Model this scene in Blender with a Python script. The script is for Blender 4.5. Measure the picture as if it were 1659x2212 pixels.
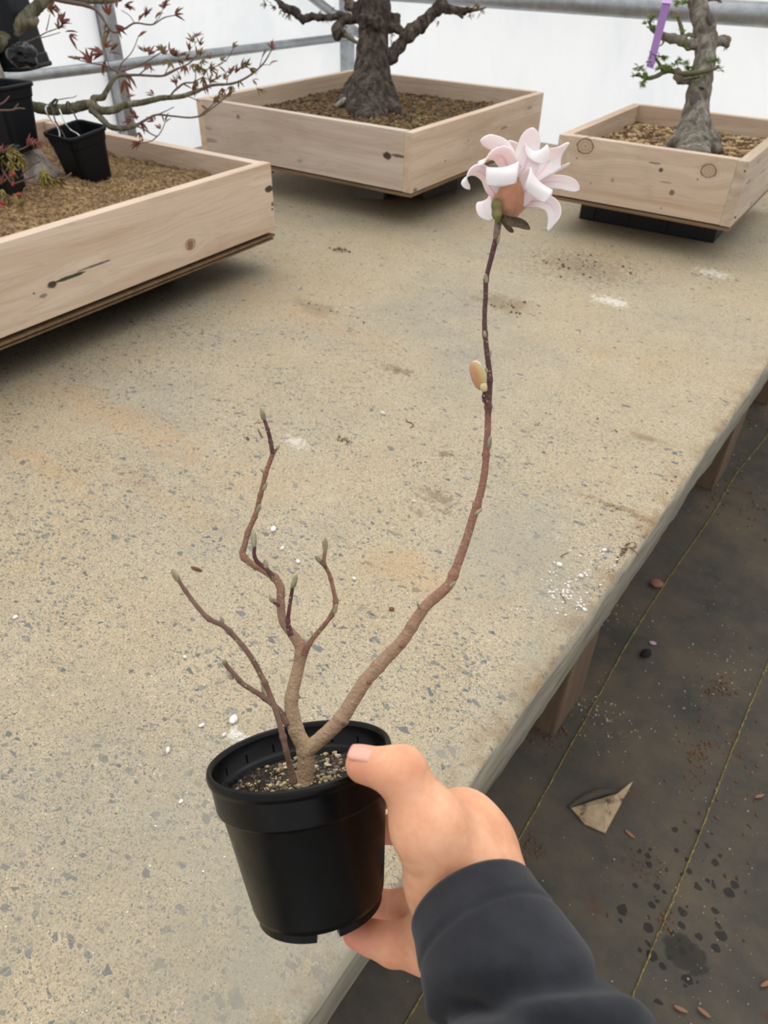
import bpy, bmesh, math, random
import numpy as np
from mathutils import Vector, Matrix

for _o in list(bpy.data.objects):
    bpy.data.objects.remove(_o)
SC = bpy.context.scene
COL = SC.collection

# ---------------------------------------------------------------- camera
# world: X across the bench (towards the aisle), Y along the bench, Z up, floor at 0
IMW, IMH, FPX = 1659.0, 2212.0, 1570.0
CAMZ = 1.54
_p, _r, _b = math.radians(38.44), math.radians(1.142), 0.6228
def _toworld(v):
    n = (math.cos(_b), -math.sin(_b)); d = (math.sin(_b), math.cos(_b))
    return np.array([v[0]*n[0]+v[1]*n[1], v[0]*d[0]+v[1]*d[1], v[2]])
_fw = np.array([0, math.cos(_p), -math.sin(_p)])
_up = np.array([0, math.sin(_p), math.cos(_p)])
_rt = np.array([1.0, 0, 0])
CR = _toworld(_rt*math.cos(_r)+_up*math.sin(_r))
CU = _toworld(_up*math.cos(_r)-_rt*math.sin(_r))
CF = _toworld(_fw)
CAM = np.array([0, 0, CAMZ])
cd = bpy.data.cameras.new('camera')
cd.sensor_fit = 'AUTO'; cd.sensor_width = 36.0
cd.lens = 36.0*FPX/IMH
cd.clip_start = 0.02; cd.clip_end = 200
cd.dof.use_dof = True; cd.dof.focus_distance = 0.60; cd.dof.aperture_fstop = 13.0
co = bpy.data.objects.new('camera', cd); COL.objects.link(co)
co.matrix_world = Matrix(((CR[0], CU[0], -CF[0], 0), (CR[1], CU[1], -CF[1], 0),
                          (CR[2], CU[2], -CF[2], CAMZ), (0, 0, 0, 1)))
SC.camera = co
def ray(x, y):
    return CF + CR*((x-IMW/2)/FPX) - CU*((y-IMH/2)/FPX)
def at(x, y, d):            # a point seen at (x, y), d metres in front of the camera
    return CAM + ray(x, y)*d
def onz(x, y, z):           # the point of the level z seen at (x, y)
    r = ray(x, y); return CAM + r*((z-CAMZ)/r[2])

# ---------------------------------------------------------------- light
wd = bpy.data.worlds.new('overcast_sky'); SC.world = wd; wd.use_nodes = True
nt = wd.node_tree; nt.nodes.clear()
_tc = nt.nodes.new('ShaderNodeTexCoord'); _sx = nt.nodes.new('ShaderNodeSeparateXYZ')
_rm = nt.nodes.new('ShaderNodeValToRGB'); _bg = nt.nodes.new('ShaderNodeBackground'); _wo = nt.nodes.new('ShaderNodeOutputWorld')
nt.links.new(_tc.outputs['Generated'], _sx.inputs[0]); nt.links.new(_sx.outputs[2], _rm.inputs[0])
_rm.color_ramp.elements[0].position = 0.0; _rm.color_ramp.elements[0].color = (0.44, 0.455, 0.47, 1)
_rm.color_ramp.elements[1].position = 1.0; _rm.color_ramp.elements[1].color = (1.0, 1.0, 1.0, 1)
nt.links.new(_rm.outputs[0], _bg.inputs[0]); _bg.inputs[1].default_value = 1.32
nt.links.new(_bg.outputs[0], _wo.inputs[0])
# the veiled sun behind the cloud and film: very soft, from beyond the far left corner
sd = bpy.data.lights.new('veiled_sun', 'SUN'); sd.energy = 1.9; sd.angle = math.radians(75); sd.color = (1.0, 0.985, 0.96)
so = bpy.data.objects.new('veiled_sun', sd); COL.objects.link(so)
so.rotation_euler = Vector((0.62, -0.75, -0.95)).to_track_quat('-Z', 'Y').to_euler(); so.location = (-4, 5, 6)
SC.view_settings.view_transform = 'Standard'; SC.view_settings.look = 'None'
SC.view_settings.exposure = 0.08; SC.view_settings.gamma = 1.0; SC.view_settings.use_curve_mapping = False

# ---------------------------------------------------------------- helpers
def srgb(r, g, b):
    return tuple(((c/255)/12.92 if c/255 <= .04045 else ((c/255+.055)/1.055)**2.4) for c in (r, g, b)) + (1.0,)

class Mat:
    def __init__(s, name, rough=0.6, color=(0.5, 0.5, 0.5, 1), **kw):
        s.m = bpy.data.materials.new(name); s.m.use_nodes = True
        s.nt = s.m.node_tree; s.nt.nodes.clear()
        s.out = s.nt.nodes.new('ShaderNodeOutputMaterial')
        s.b = s.nt.nodes.new('ShaderNodeBsdfPrincipled')
        s.nt.links.new(s.b.outputs[0], s.out.inputs[0])
        s.set(Roughness=rough, **{'Base Color': color}); s.set(**kw)
    def set(s, **kw):
        for k, v in kw.items():
            k = k.replace('_', ' ')
            s.put(s.b.inputs[k], v)
    def put(s, sock, v):
        if isinstance(v, bpy.types.NodeSocket): s.nt.links.new(v, sock)
        elif v is not None: sock.default_value = v
    def n(s, t, ins=None, **at_):
        nd = s.nt.nodes.new('ShaderNode'+t)
        for k, v in at_.items(): setattr(nd, k, v)
        for k, v in (ins or {}).items(): s.put(nd.inputs[k], v)
        return nd
    def co(s, kind='Object'): return s.n('TexCoord').outputs[kind]
    def map(s, v, scale=(1, 1, 1), loc=(0, 0, 0), rot=(0, 0, 0)):
        return s.n('Mapping', {0: v, 1: loc, 2: rot, 3: scale}).outputs[0]
    def noise(s, v, scale=5, detail=4, rough=0.55, dist=0.0):
        return s.n('TexNoise', {'Vector': v, 'Scale': scale, 'Detail': detail, 'Roughness': rough, 'Distortion': dist})
    def vor(s, v, scale=5, feature='F1', rnd=1.0):
        return s.n('TexVoronoi', {'Vector': v, 'Scale': scale, 'Randomness': rnd}, feature=feature)
    def ramp(s, f, stops, interp='LINEAR'):
        r = s.n('ValToRGB', {0: f}); cr = r.color_ramp; cr.interpolation = interp
        while len(cr.elements) < len(stops): cr.elements.new(0.5)
        for e, (p, c) in zip(cr.elements, stops):
            e.position = p; e.color = c if isinstance(c, tuple) else (c, c, c, 1)
        return r.outputs[0]
    def mix(s, f, a, b, mode='MIX'):
        m = s.n('MixRGB', {0: f, 1: a, 2: b}); m.blend_type = mode; return m.outputs[0]
    def math(s, op, a, b=0.0, clamp=False):
        return s.n('Math', {0: a, 1: b}, operation=op, use_clamp=clamp).outputs[0]
    def rng(s, v, a, b, c=0.0, d=1.0):
        return s.n('MapRange', {0: v, 1: a, 2: b, 3: c, 4: d}).outputs[0]
    def bump(s, h, strength=0.3, dist=0.01):
        s.set(Normal=s.n('Bump', {'Height': h, 'Strength': strength, 'Distance': dist}).outputs[0]); return s

LOC = {}
def worldloc(o):
    return LOC.get(o.name, np.zeros(3))
def tag(o, label=None, cat=None, group=None, kind=None):
    if label: o['label'] = label
    if cat: o['category'] = cat
    if group: o['group'] = group
    if kind: o['kind'] = kind
    return o
def empty(name, loc):
    o = bpy.data.objects.new(name, None); COL.objects.link(o); o.location = loc
    o.empty_display_size = 0.02
    LOC[o.name] = np.array(loc, float); return o
def place(o, parent, loc):
    COL.objects.link(o)
    loc = np.array(loc, float)
    if parent is not None:
        o.parent = parent; o.location = loc - worldloc(parent)
    else: o.location = loc
    LOC[o.name] = loc; return o
def meshdata(name, V, F, mat=None, smooth=True):
    me = bpy.data.meshes.new(name)
    me.from_pydata([tuple(map(float, v)) for v in V], [], [tuple(int(i) for i in f) for f in F])
    if mat is not None: me.materials.append(mat.m if isinstance(mat, Mat) else mat)
    if smooth: me.shade_smooth()
    me.update(); return me
def obj(name, V, F, mat, parent=None, smooth=True, origin=None):
    V = np.asarray(V, float)
    if origin is None:
        origin = (V.min(0)+V.max(0))/2
        if parent is None: origin[2] = V[:, 2].min()
    origin = np.array(origin, float)
    o = bpy.data.objects.new(name, meshdata(name, V-origin, F, mat, smooth))
    return place(o, parent, origin)
def inst(name, me, parent, loc, rot=(0, 0, 0), scale=(1, 1, 1)):
    o = bpy.data.objects.new(name, me); o.rotation_euler = rot
    o.scale = scale if not isinstance(scale, (int, float)) else (scale,)*3
    return place(o, parent, loc)
def joinmesh(parts):
    V = []; F = []; k = 0
    for v, f in parts:
        V.append(np.asarray(v, float)); F += [tuple(i+k for i in q) for q in f]; k += len(v)
    return np.concatenate(V), F
def spline(P, n):
    P = np.asarray(P, float); m = len(P)
    if m == 2: 
        t = np.linspace(0, 1, n)[:, None]; return P[0]*(1-t)+P[1]*t
    d = np.r_[0, np.cumsum(np.maximum(np.linalg.norm(np.diff(P[:, :3], axis=0), axis=1), 1e-9))]
    out = []
    for s in np.linspace(0, d[-1], n):
        i = min(max(int(np.searchsorted(d, s))-1, 0), m-2)
        u = (s-d[i])/(d[i+1]-d[i]); h = d[i+1]-d[i]
        def tan(j):
            if j == 0: return (P[1]-P[0])/(d[1]-d[0])
            if j == m-1: return (P[-1]-P[-2])/(d[-1]-d[-2])
            return (P[j+1]-P[j-1])/(d[j+1]-d[j-1])
        a, b = P[i], P[i+1]; ta, tb = tan(i)*h, tan(i+1)*h
        out.append((2*u**3-3*u**2+1)*a+(u**3-2*u**2+u)*ta+(-2*u**3+3*u**2)*b+(u**3-u**2)*tb)
    return np.array(out)
def tube(P, R, seg=10, n=None, rng=None, lump=0.0, bumps=(), flat=1.0, flatdir=None):
    """round tube through points P with radii R; bumps = [(fraction, width, gain)]"""
    P = np.asarray(P, float); R = np.asarray(R, float)
    if R.ndim == 0: R = np.full(len(P), float(R))
    if n is None: n = len(P)*4
    Q = spline(np.c_[P, R], n); C = Q[:, :3]; rr = np.maximum(Q[:, 3], 1e-5)
    s = np.r_[0, np.cumsum(np.linalg.norm(np.diff(C, axis=0), axis=1))]; s /= s[-1]
    for f0, w, g in bumps: rr = rr*(1+g*np.exp(-((s-f0)/w)**2))
    T = np.gradient(C, axis=0); T /= np.linalg.norm(T, axis=1)[:, None]
    a = np.array([0.31, 0.17, 0.93]) if abs(T[0] @ np.array([.31, .17, .93])) < .9 else np.array([1., 0, 0])
    u = np.cross(T[0], a); u /= np.linalg.norm(u); V = []
    for i in range(n):
        u = u-T[i]*(u @ T[i]); u /= np.linalg.norm(u); w = np.cross(T[i], u)
        for k in range(seg):
            th = 2*math.pi*k/seg; r = rr[i]
            if rng is not None: r *= 1+lump*(rng.random()*2-1)
            V.append(C[i]+(u*math.cos(th)+w*math.sin(th))*r)
    F = [(i*seg+k, i*seg+(k+1) % seg, (i+1)*seg+(k+1) % seg, (i+1)*seg+k) for i in range(n-1) for k in range(seg)]
    V.append(C[0]-T[0]*rr[0]*.3); V.append(C[-1]+T[-1]*rr[-1]*.6); b = len(V)
    F += [(b-2, (k+1) % seg, k) for k in range(seg)]
    F += [(b-1, (n-1)*seg+k, (n-1)*seg+(k+1) % seg) for k in range(seg)]
    return np.array(V), F
def lathe(prof, seg=48, closed=False):
    V = []; m = len(prof)
    for k in range(seg):
        a = 2*math.pi*k/seg
        for r, z in prof: V.append((r*math.cos(a), r*math.sin(a), z))
    F = [(k*m+j, ((k+1) % seg)*m+j, ((k+1) % seg)*m+j+1, k*m+j+1) for k in range(seg) for j in range(m-1)]
    if closed: F += [(k*m+m-1, ((k+1) % seg)*m+m-1, ((k+1) % seg)*m, k*m) for k in range(seg)]
    return np.array(V, float), F
def bevbox(sx, sy, sz, bev=0.002, seg=2):
    bm = bmesh.new(); bmesh.ops.create_cube(bm, size=1.0)
    for v in bm.verts: v.co = Vector((v.co.x*sx, v.co.y*sy, v.co.z*sz))
    if bev: bmesh.ops.bevel(bm, geom=bm.edges[:], offset=bev, segments=seg, affect='EDGES', profile=.7)
    bm.verts.index_update()
    V = np.array([v.co[:] for v in bm.verts]); F = [tuple(v.index for v in f.verts) for f in bm.faces]
    bm.free(); return V, F
def ico(sub=1):
    bm = bmesh.new(); bmesh.ops.create_icosphere(bm, subdivisions=sub, radius=1.0); bm.verts.index_update()
    V = np.array([v.co[:] for v in bm.verts]); F = [tuple(v.index for v in f.verts) for f in bm.faces]
    bm.free(); return V, F
def rotz(V, a):
    c, s = math.cos(a), math.sin(a); V = np.asarray(V)
    return np.stack([V[:, 0]*c-V[:, 1]*s, V[:, 0]*s+V[:, 1]*c, V[:, 2]], 1)
def rock(rng, sub=1, amp=.3):
    V, F = ico(sub); V = V.copy()
    for _ in range(5):
        d = np.array([rng.gauss(0, 1) for _ in range(3)]); d /= np.linalg.norm(d)
        V *= (1-amp*np.maximum(V @ d-.55, 0)[:, None])
    V *= np.array([1, .6+.4*rng.random(), .5+.4*rng.random()])
    return V, F
# value noise for bark relief
_G = np.random.RandomState(7).rand(32, 32, 32)
def vnoise(P):
    P = np.asarray(P, float); i = np.floor(P).astype(int); f = P-i; f = f*f*(3-2*f); out = 0
    for dx in (0, 1):
        for dy in (0, 1):
            for dz in (0, 1):
                w = (f[:, 0] if dx else 1-f[:, 0])*(f[:, 1] if dy else 1-f[:, 1])*(f[:, 2] if dz else 1-f[:, 2])
                out = out+w*_G[(i[:, 0]+dx) % 32, (i[:, 1]+dy) % 32, (i[:, 2]+dz) % 32]
    return out*2-1
# smooth union of tapered capsules, meshed with surface nets
def sdf_mesh(caps, h, k, grooves=(), pad=None):
    pts = np.array([c[0] for c in caps]+[c[1] for c in caps]); rm = max(max(c[2], c[3]) for c in caps)
    pad = pad or rm+3*h+k
    lo = pts.min(0)-pad; hi = pts.max(0)+pad; N = np.ceil((hi-lo)/h).astype(int)+1
    ax = [lo[i]+h*np.arange(N[i]) for i in range(3)]
    Fd = np.full(N, 1.0)
    for c in caps:
        a, b, ra, rb = np.array(c[0]), np.array(c[1]), c[2], c[3]; kk = c[4] if len(c) > 4 else k
        m = max(ra, rb)+kk*1.5+3*h
        l2 = np.minimum(a, b)-m; h2 = np.maximum(a, b)+m
        i0 = np.clip(np.floor((l2-lo)/h).astype(int), 0, N-1); i1 = np.clip(np.ceil((h2-lo)/h).astype(int)+1, 1, N)
        sl = tuple(slice(i0[q], i1[q]) for q in range(3))
        X, Y, Z = np.meshgrid(ax[0][sl[0]], ax[1][sl[1]], ax[2][sl[2]], indexing='ij')
        d = b-a; L = max(d @ d, 1e-12)
        t = np.clip(((X-a[0])*d[0]+(Y-a[1])*d[1]+(Z-a[2])*d[2])/L, 0, 1)
        ds = np.sqrt((X-a[0]-t*d[0])**2+(Y-a[1]-t*d[1])**2+(Z-a[2]-t*d[2])**2)-(ra+(rb-ra)*t)
        G = Fd[sl]; hh = np.clip(.5+.5*(G-ds)/kk, 0, 1)
        Fd[sl] = G*(1-hh)+ds*hh-kk*hh*(1-hh)
    for c, nrm, rad, w, dep in grooves:
        c = np.array(c); nrm = np.array(nrm)/np.linalg.norm(nrm)
        i0 = np.clip(np.floor((c-rad-lo)/h).astype(int), 0, N-1); i1 = np.clip(np.ceil((c+rad-lo)/h).astype(int)+1, 1, N)
        sl = tuple(slice(i0[q], i1[q]) for q in range(3))
        X, Y, Z = np.meshgrid(ax[0][sl[0]], ax[1][sl[1]], ax[2][sl[2]], indexing='ij')
        s = (X-c[0])*nrm[0]+(Y-c[1])*nrm[1]+(Z-c[2])*nrm[2]
        dd = np.sqrt((X-c[0])**2+(Y-c[1])**2+(Z-c[2])**2)
        Fd[sl] += dep*np.exp(-(s/w)**2)*np.clip(1.5*(1-dd/rad), 0, 1)
    nx, ny, nz = Fd.shape; S = np.zeros((nx-1, ny-1, nz-1, 3)); cnt = np.zeros((nx-1, ny-1, nz-1))
    gi = np.stack(np.meshgrid(np.arange(nx-1), np.arange(ny-1), np.arange(nz-1), indexing='ij'), -1)
    def cor(o): return Fd[o[0]:o[0]+nx-1, o[1]:o[1]+ny-1, o[2]:o[2]+nz-1]
    for axis in range(3):
        for p in (0, 1):
            for q in (0, 1):
                o = [0, 0, 0]; oth = [a for a in range(3) if a != axis]; o[oth[0]] = p; o[oth[1]] = q
                o2 = list(o); o2[axis] = 1
                f0, f1 = cor(o), cor(o2); mk = (f0 < 0) != (f1 < 0)
                idx = np.nonzero(mk); t = f0[idx]/(f0[idx]-f1[idx])
                pos = np.zeros((len(t), 3)); pos[:] = o; pos[:, axis] = t
                S[idx] += pos; cnt[idx] += 1
    act = cnt > 0; vid = -np.ones(cnt.shape, int); vid[act] = np.arange(act.sum())
    V = lo+h*(gi[act]+S[act]/cnt[act][:, None]); FF = []
    ins = Fd < 0
    for axis in range(3):
        s0 = [slice(1, -1)]*3; s0[axis] = slice(0, -1); s1 = list(s0); s1[axis] = slice(1, None)
        a0, a1 = ins[tuple(s0)], ins[tuple(s1)]; idx = np.argwhere(a0 != a1)
        if len(idx) == 0: continue
        sg = a0[tuple(idx.T)]
        g = idx.copy(); oth = [a for a in range(3) if a != axis]
        g[:, oth[0]] += 1; g[:, oth[1]] += 1
        def cell(da, db):
            c = g.copy(); c[:, oth[0]] -= da; c[:, oth[1]] -= db; return vid[tuple(c.T)]
        q = np.stack([cell(1, 1), cell(0, 1), cell(0, 0), cell(1, 0)], 1)
        flip = sg if axis != 1 else ~sg
        q[~flip] = q[~flip][:, ::-1]
        FF.append(q)
    FF = np.concatenate(FF); FF = FF[(FF >= 0).all(1)]
    return V, FF
def vertnormals(V, F):
    N = np.zeros_like(V); F = np.asarray(F)
    n = np.cross(V[F[:, 2]]-V[F[:, 0]], V[F[:, 3]]-V[F[:, 1]])
    for j in range(4): np.add.at(N, F[:, j], n)
    return N/np.maximum(np.linalg.norm(N, axis=1)[:, None], 1e-12)
def smoothmesh(V, F, it=2, f=.5):
    F = np.asarray(F)
    for _ in range(it):
        S = np.zeros_like(V); c = np.zeros(len(V))
        for j in range(4):
            np.add.at(S, F[:, j], V[F[:, (j+1) % 4]]); np.add.at(c, F[:, j], 1)
            np.add.at(S, F[:, j], V[F[:, (j+3) % 4]]); np.add.at(c, F[:, j], 1)
        V = V*(1-f)+f*S/np.maximum(c, 1)[:, None]
    return V
# ---------------------------------------------------------------- setting
BENCH_Z, EDGE_X, BENCH_Y1 = 0.745, -0.1885, 3.67
WALL_X, WALL_Y = -3.0, 3.80

def concrete_mat(side=False):
    m = Mat('exposed_concrete', rough=.82)
    P = m.n('NewGeometry').outputs['Position']
    warp = m.n('VectorMath', {0: m.noise(P, 60, 2).outputs['Color'], 1: (.5, .5, .5)}, operation='SUBTRACT').outputs[0]
    Pw = m.n('VectorMath', {0: P, 1: m.n('VectorMath', {0: warp, 'Scale': .006}, operation='SCALE').outputs[0]}, operation='ADD').outputs[0]
    big = m.noise(P, 2.2, 5, .6).outputs[0]
    base = m.ramp(big, [(.3, srgb(166, 157, 138)), (.47, srgb(181, 167, 141)), (.6, srgb(184, 167, 136)), (.75, srgb(180, 154, 118))])
    mid = m.noise(P, 11, 6, .65).outputs[0]
    base = m.mix(m.rng(mid, .35, .75, 0, .4), base, srgb(200, 189, 165))
    # sand grain
    sand = m.noise(P, 520, 2, .7).outputs[0]
    base = m.mix(m.rng(sand, .42, .66, 0, .9), base, m.mix(.6, base, srgb(100, 86, 68)))
    spk = m.vor(P, 230); 
    sr = m.n('SeparateColor', {0: spk.outputs['Color']})
    spm = m.math('MULTIPLY', m.math('LESS_THAN', spk.outputs['Distance'], .30), m.math('LESS_THAN', sr.outputs[0], .42))
    base = m.mix(m.math('MULTIPLY', spm, .6), base, srgb(112, 100, 84))
    lt = m.math('MULTIPLY', m.math('LESS_THAN', spk.outputs['Distance'], .22), m.math('GREATER_THAN', sr.outputs[0], .93))
    base = m.mix(m.math('MULTIPLY', lt, .8), base, srgb(228, 216, 192))
    # slate-grey aggregate shards of several sizes
    dens = m.math('MULTIPLY', m.noise(P, 5, 3).outputs[0], m.rng(m.n('SeparateXYZ', {0: P}).outputs[1], 1.0, 1.9, 1.0, .42))
    chips = None
    for sc, thr, edge, stretch, ang in ((56, .085, .10, 1.5, .5), (100, .16, .12, 1.6, -.6), (190, .19, .13, 1.5, 1.1), (360, .24, .14, 1.3, .2)):
        Q = m.map(Pw, scale=(1, stretch, 1), loc=(sc*.013, .3, 0), rot=(0, 0, ang))
        v = m.vor(Q, sc); e = m.vor(Q, sc, 'DISTANCE_TO_EDGE')
        rc = m.n('SeparateColor', {0: v.outputs['Color']})
        size = m.math('MULTIPLY', rc.outputs[2], .16)
        k = m.math('MULTIPLY', m.math('LESS_THAN', rc.outputs[0], m.math('MULTIPLY', m.rng(dens, .3, .7, .35, 1.7), thr)),
                   m.math('GREATER_THAN', e.outputs[0], m.math('ADD', size, edge)))
        col = m.ramp(rc.outputs[1], [(0, srgb(80, 86, 92)), (.45, srgb(102, 106, 108)), (.8, srgb(128, 126, 115)), (1, srgb(146, 136, 112))])
        scr = m.noise(m.map(P, scale=(260, 30, 60), rot=(0, 0, .8)), 1, 2).outputs[0]
        col = m.mix(m.rng(scr, .58, .7, 0, .5), col, srgb(168, 164, 152))
        base = m.mix(m.math('MULTIPLY', k, m.rng(rc.outputs[2], 0, 1, .95, .6)), base, col)
        chips = k if chips is None else m.math('MAXIMUM', chips, k)
    # stains and smears lying on the slab, plus painted shade at the near end: (px, py, rx, ry, angle, colour, strength)
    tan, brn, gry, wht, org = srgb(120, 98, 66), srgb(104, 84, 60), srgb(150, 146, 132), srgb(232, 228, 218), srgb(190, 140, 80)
    st = [(945, 1072, .040, .022, .7, brn, .50, 80), (905, 1107, .016, .009, .6, brn, .5, 90), (958, 1103, .028, .010, .8, brn, .45, 90),
          (860, 800, .045, .018, .9, brn, .6, 50), (1260, 575, .18, .13, .5, brn, .5, 55), (1090, 655, .09, .06, .3, tan, .5, 30), (680, 665, .10, .04, .2, tan, .4, 30),
          (735, 540, .035, .03, .2, brn, .7, 30), (1400, 945, .05, .018, .7, tan, .6, 40), (1345, 1100, .07, .01, .3, tan, .6, 50), (965, 980, .014, .01, .3, brn, .6, 60),
          (1318, 650, .05, .03, .5, wht, .55, 60), (1540, 590, .05, .03, .4, wht, .5, 60), (640, 955, .03, .015, .3, wht, .4, 90), (512, 1590, .012, .009, .5, wht, .7, 90), 
          (250, 900, .34, .05, .95, org, .20, 30), (100, 1010, .2, .03, 1.1, org, .18, 30), (330, 1060, .2, .03, .9, org, .14, 30), (450, 590, .3, .12, .6, org, .15, 8), (700, 700, .3, .06, .7, org, .15, 12), (900, 1240, .10, .05, .2, org, .20, 30),
          (330, 1900, .4, .22, .2, srgb(142, 135, 120), .38, 30), (650, 2080, .12, .16, -.3, srgb(138, 132, 118), .35, 30), (560, 2180, .12, .08, 0, gry, .3, 12), (1220, 1350, .06, .14, 0, gry, .35, 12),  # first two: grey cement haze, darkened to paint in the standing person's shade
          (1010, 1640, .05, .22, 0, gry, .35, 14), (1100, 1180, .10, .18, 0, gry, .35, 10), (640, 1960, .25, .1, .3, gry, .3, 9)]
    cache = {}
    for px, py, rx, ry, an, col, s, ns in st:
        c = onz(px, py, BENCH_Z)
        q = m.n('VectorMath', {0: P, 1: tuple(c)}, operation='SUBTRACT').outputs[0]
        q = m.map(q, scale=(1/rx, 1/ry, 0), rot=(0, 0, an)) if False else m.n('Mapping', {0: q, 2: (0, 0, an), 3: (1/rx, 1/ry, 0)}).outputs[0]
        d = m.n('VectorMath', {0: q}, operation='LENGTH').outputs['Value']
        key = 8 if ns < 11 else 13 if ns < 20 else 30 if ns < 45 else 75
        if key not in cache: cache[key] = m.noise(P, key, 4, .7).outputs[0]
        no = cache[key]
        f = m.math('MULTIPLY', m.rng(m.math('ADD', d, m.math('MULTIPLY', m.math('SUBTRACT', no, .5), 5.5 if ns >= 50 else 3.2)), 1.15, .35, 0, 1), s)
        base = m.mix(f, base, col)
    # the sawn side face is plain grey cement, the arris is browned
    sx = m.n('SeparateXYZ', {0: P})
    nz = m.n('SeparateXYZ', {0: m.n('NewGeometry').outputs['Normal']}).outputs[2]
    sidec = m.ramp(m.noise(m.map(P, scale=(30, 4, 40)), 2, 5, .65).outputs[0], [(.3, srgb(116, 110, 97)), (.55, srgb(150, 143, 127)), (.75, srgb(170, 161, 142))])
    base = m.mix(m.rng(m.math('ABSOLUTE', nz), .82, .45, 0, 1), base, sidec)
    en = m.noise(P, 18, 5, .7).outputs[0]
    band = m.math('MULTIPLY', m.rng(sx.outputs[0], EDGE_X-.05, EDGE_X-.004, 0, 1), m.rng(en, .44, .66, 0, .75))
    base = m.mix(m.math('MULTIPLY', band, m.rng(m.math('ABSOLUTE', nz), .5, .8, 0, 1)), base, srgb(128, 100, 66))
    m.set(**{'Base Color': base, 'Specular_IOR_Level': .25})
    hgt = m.math('ADD', m.math('MULTIPLY', m.noise(P, 300, 4, .7).outputs[0], .5), m.math('MULTIPLY', m.noise(P, 40, 4).outputs[0], .7))
    m.bump(m.math('SUBTRACT', hgt, m.math('MULTIPLY', spm, .25)), .30, .003)
    return m
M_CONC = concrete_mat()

def plain_wood(name, c1, c2, scale=(1.2, 26, 26), rough=.7, bumpk=.15):
    m = Mat(name, rough); v = m.co('Object')
    g = m.noise(m.map(v, scale=scale), 1.6, 5, .6, 1.2).outputs[0]
    f = m.noise(m.map(v, scale=(scale[0]*6, scale[1]*9, scale[2]*9)), 1.5, 2).outputs[0]
    c = m.mix(m.rng(f, .3, .7, 0, .35), m.ramp(g, [(.3, c1), (.7, c2)]), c1)
    m.set(**{'Base Color': c}); m.bump(f, bumpk, .002); return m
M_POST = plain_wood('weathered_post_wood', srgb(92, 74, 58), srgb(128, 104, 80), scale=(26, 26, 1.2))
M_PLY = plain_wood('plywood_edge', srgb(98, 76, 52), srgb(140, 112, 82))
M_DARKWOOD = plain_wood('dark_wet_wood', srgb(44, 40, 36), srgb(66, 60, 54))

# floor: woven black ground cover
def floor_mat():
    m = Mat('black_woven_ground_cover', rough=.75)
    P = m.n('NewGeometry').outputs['Position']
    n1 = m.noise(P, 3.0, 6, .65).outputs[0]; n2 = m.noise(P, 14, 6, .7).outputs[0]
    c = m.ramp(n1, [(.3, srgb(66, 64, 60)), (.5, srgb(86, 80, 71)), (.68, srgb(110, 97, 80)), (.85, srgb(124, 104, 82))])
    c = m.mix(m.rng(n2, .45, .75, 0, .55), c, srgb(110, 96, 78))
    red = m.noise(m.map(P, loc=(3, 1, 0)), 7, 5, .75).outputs[0]
    c = m.mix(m.rng(red, .60, .72, 0, .7), c, srgb(96, 58, 38))
    w = m.n('TexWave', {'Vector': P, 'Scale': 150.0}).outputs[1]
    c = m.mix(m.math('MULTIPLY', w, .12), c, srgb(30, 30, 30))
    # wet splashes
    wc = onz(1470, 1950, 0.0)
    d = m.n('VectorMath', {0: m.n('Mapping', {0: m.n('VectorMath', {0: P, 1: tuple(wc)}, operation='SUBTRACT').outputs[0], 3: (1/.11, 1/.17, 0)}).outputs[0]}, operation='LENGTH').outputs['Value']
    Pn = m.n('VectorMath', {0: P, 1: m.n('VectorMath', {0: m.noise(P, 60, 2).outputs['Color'], 'Scale': .010}, operation='SCALE').outputs[0]}, operation='ADD').outputs[0]
    sp = m.vor(Pn, 42); rc = m.n('SeparateColor', {0: sp.outputs['Color']})
    k = m.math('MULTIPLY', m.math('LESS_THAN', sp.outputs['Distance'], m.math('MULTIPLY', rc.outputs[1], .52)), m.math('LESS_THAN', m.math('ADD', d, m.math('MULTIPLY', rc.outputs[0], .7)), 1.25))
    bigb = m.onz if False else None
    wb = onz(1478, 2060, 0.0)
    d2 = m.n('VectorMath', {0: m.n('Mapping', {0: m.n('VectorMath', {0: P, 1: tuple(wb)}, operation='SUBTRACT').outputs[0], 3: (1/.05, 1/.035, 0)}).outputs[0]}, operation='LENGTH').outputs['Value']
    k = m.math('MAXIMUM', k, m.rng(m.math('ADD', d2, m.noise(P, 30, 3).outputs[0]), 1.5, 1.3, 0, .8))
    c = m.mix(m.math('MULTIPLY', k, .8), c, srgb(24, 23, 22))
    m.set(**{'Base Color': c, 'Roughness': m.rng(k, 0, 1, .8, .5), 'Specular_IOR_Level': .3})
    m.bump(m.math('ADD', m.math('MULTIPLY', w, .12), m.noise(P, 9, 5).outputs[0]), .5, .012)
    return m
M_FLOOR = floor_mat()
def grid(x0, x1, y0, y1, nx, ny, fz):
    xs = np.linspace(x0, x1, nx); ys = np.linspace(y0, y1, ny); X, Y = np.meshgrid(xs, ys, indexing='ij')
    V = np.stack([X.ravel(), Y.ravel(), fz(X, Y).ravel()], 1)
    F = [(i*ny+j, (i+1)*ny+j, (i+1)*ny+j+1, i*ny+j+1) for i in range(nx-1) for j in range(ny-1)]
    return V, F
def fz(X, Y):
    p = np.stack([X.ravel()*4, Y.ravel()*4, X.ravel()*0+.3], 1)
    return (vnoise(p)*.004+vnoise(p*2.7)*.002).reshape(X.shape)
V, F = grid(WALL_X-.02, 3.2, -2.2, WALL_Y+.02, 120, 110, fz)
FLOOR = tag(obj('floor', V, F, M_FLOOR, origin=(0, 0, 0)), kind='structure')
def floor_z(x, y): return float(fz(np.array([[x]]), np.array([[y]]))[0, 0])
M_BOUNCE = Mat('pale_bounce_ground', .9); _P = M_BOUNCE.n('NewGeometry').outputs['Position']
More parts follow.
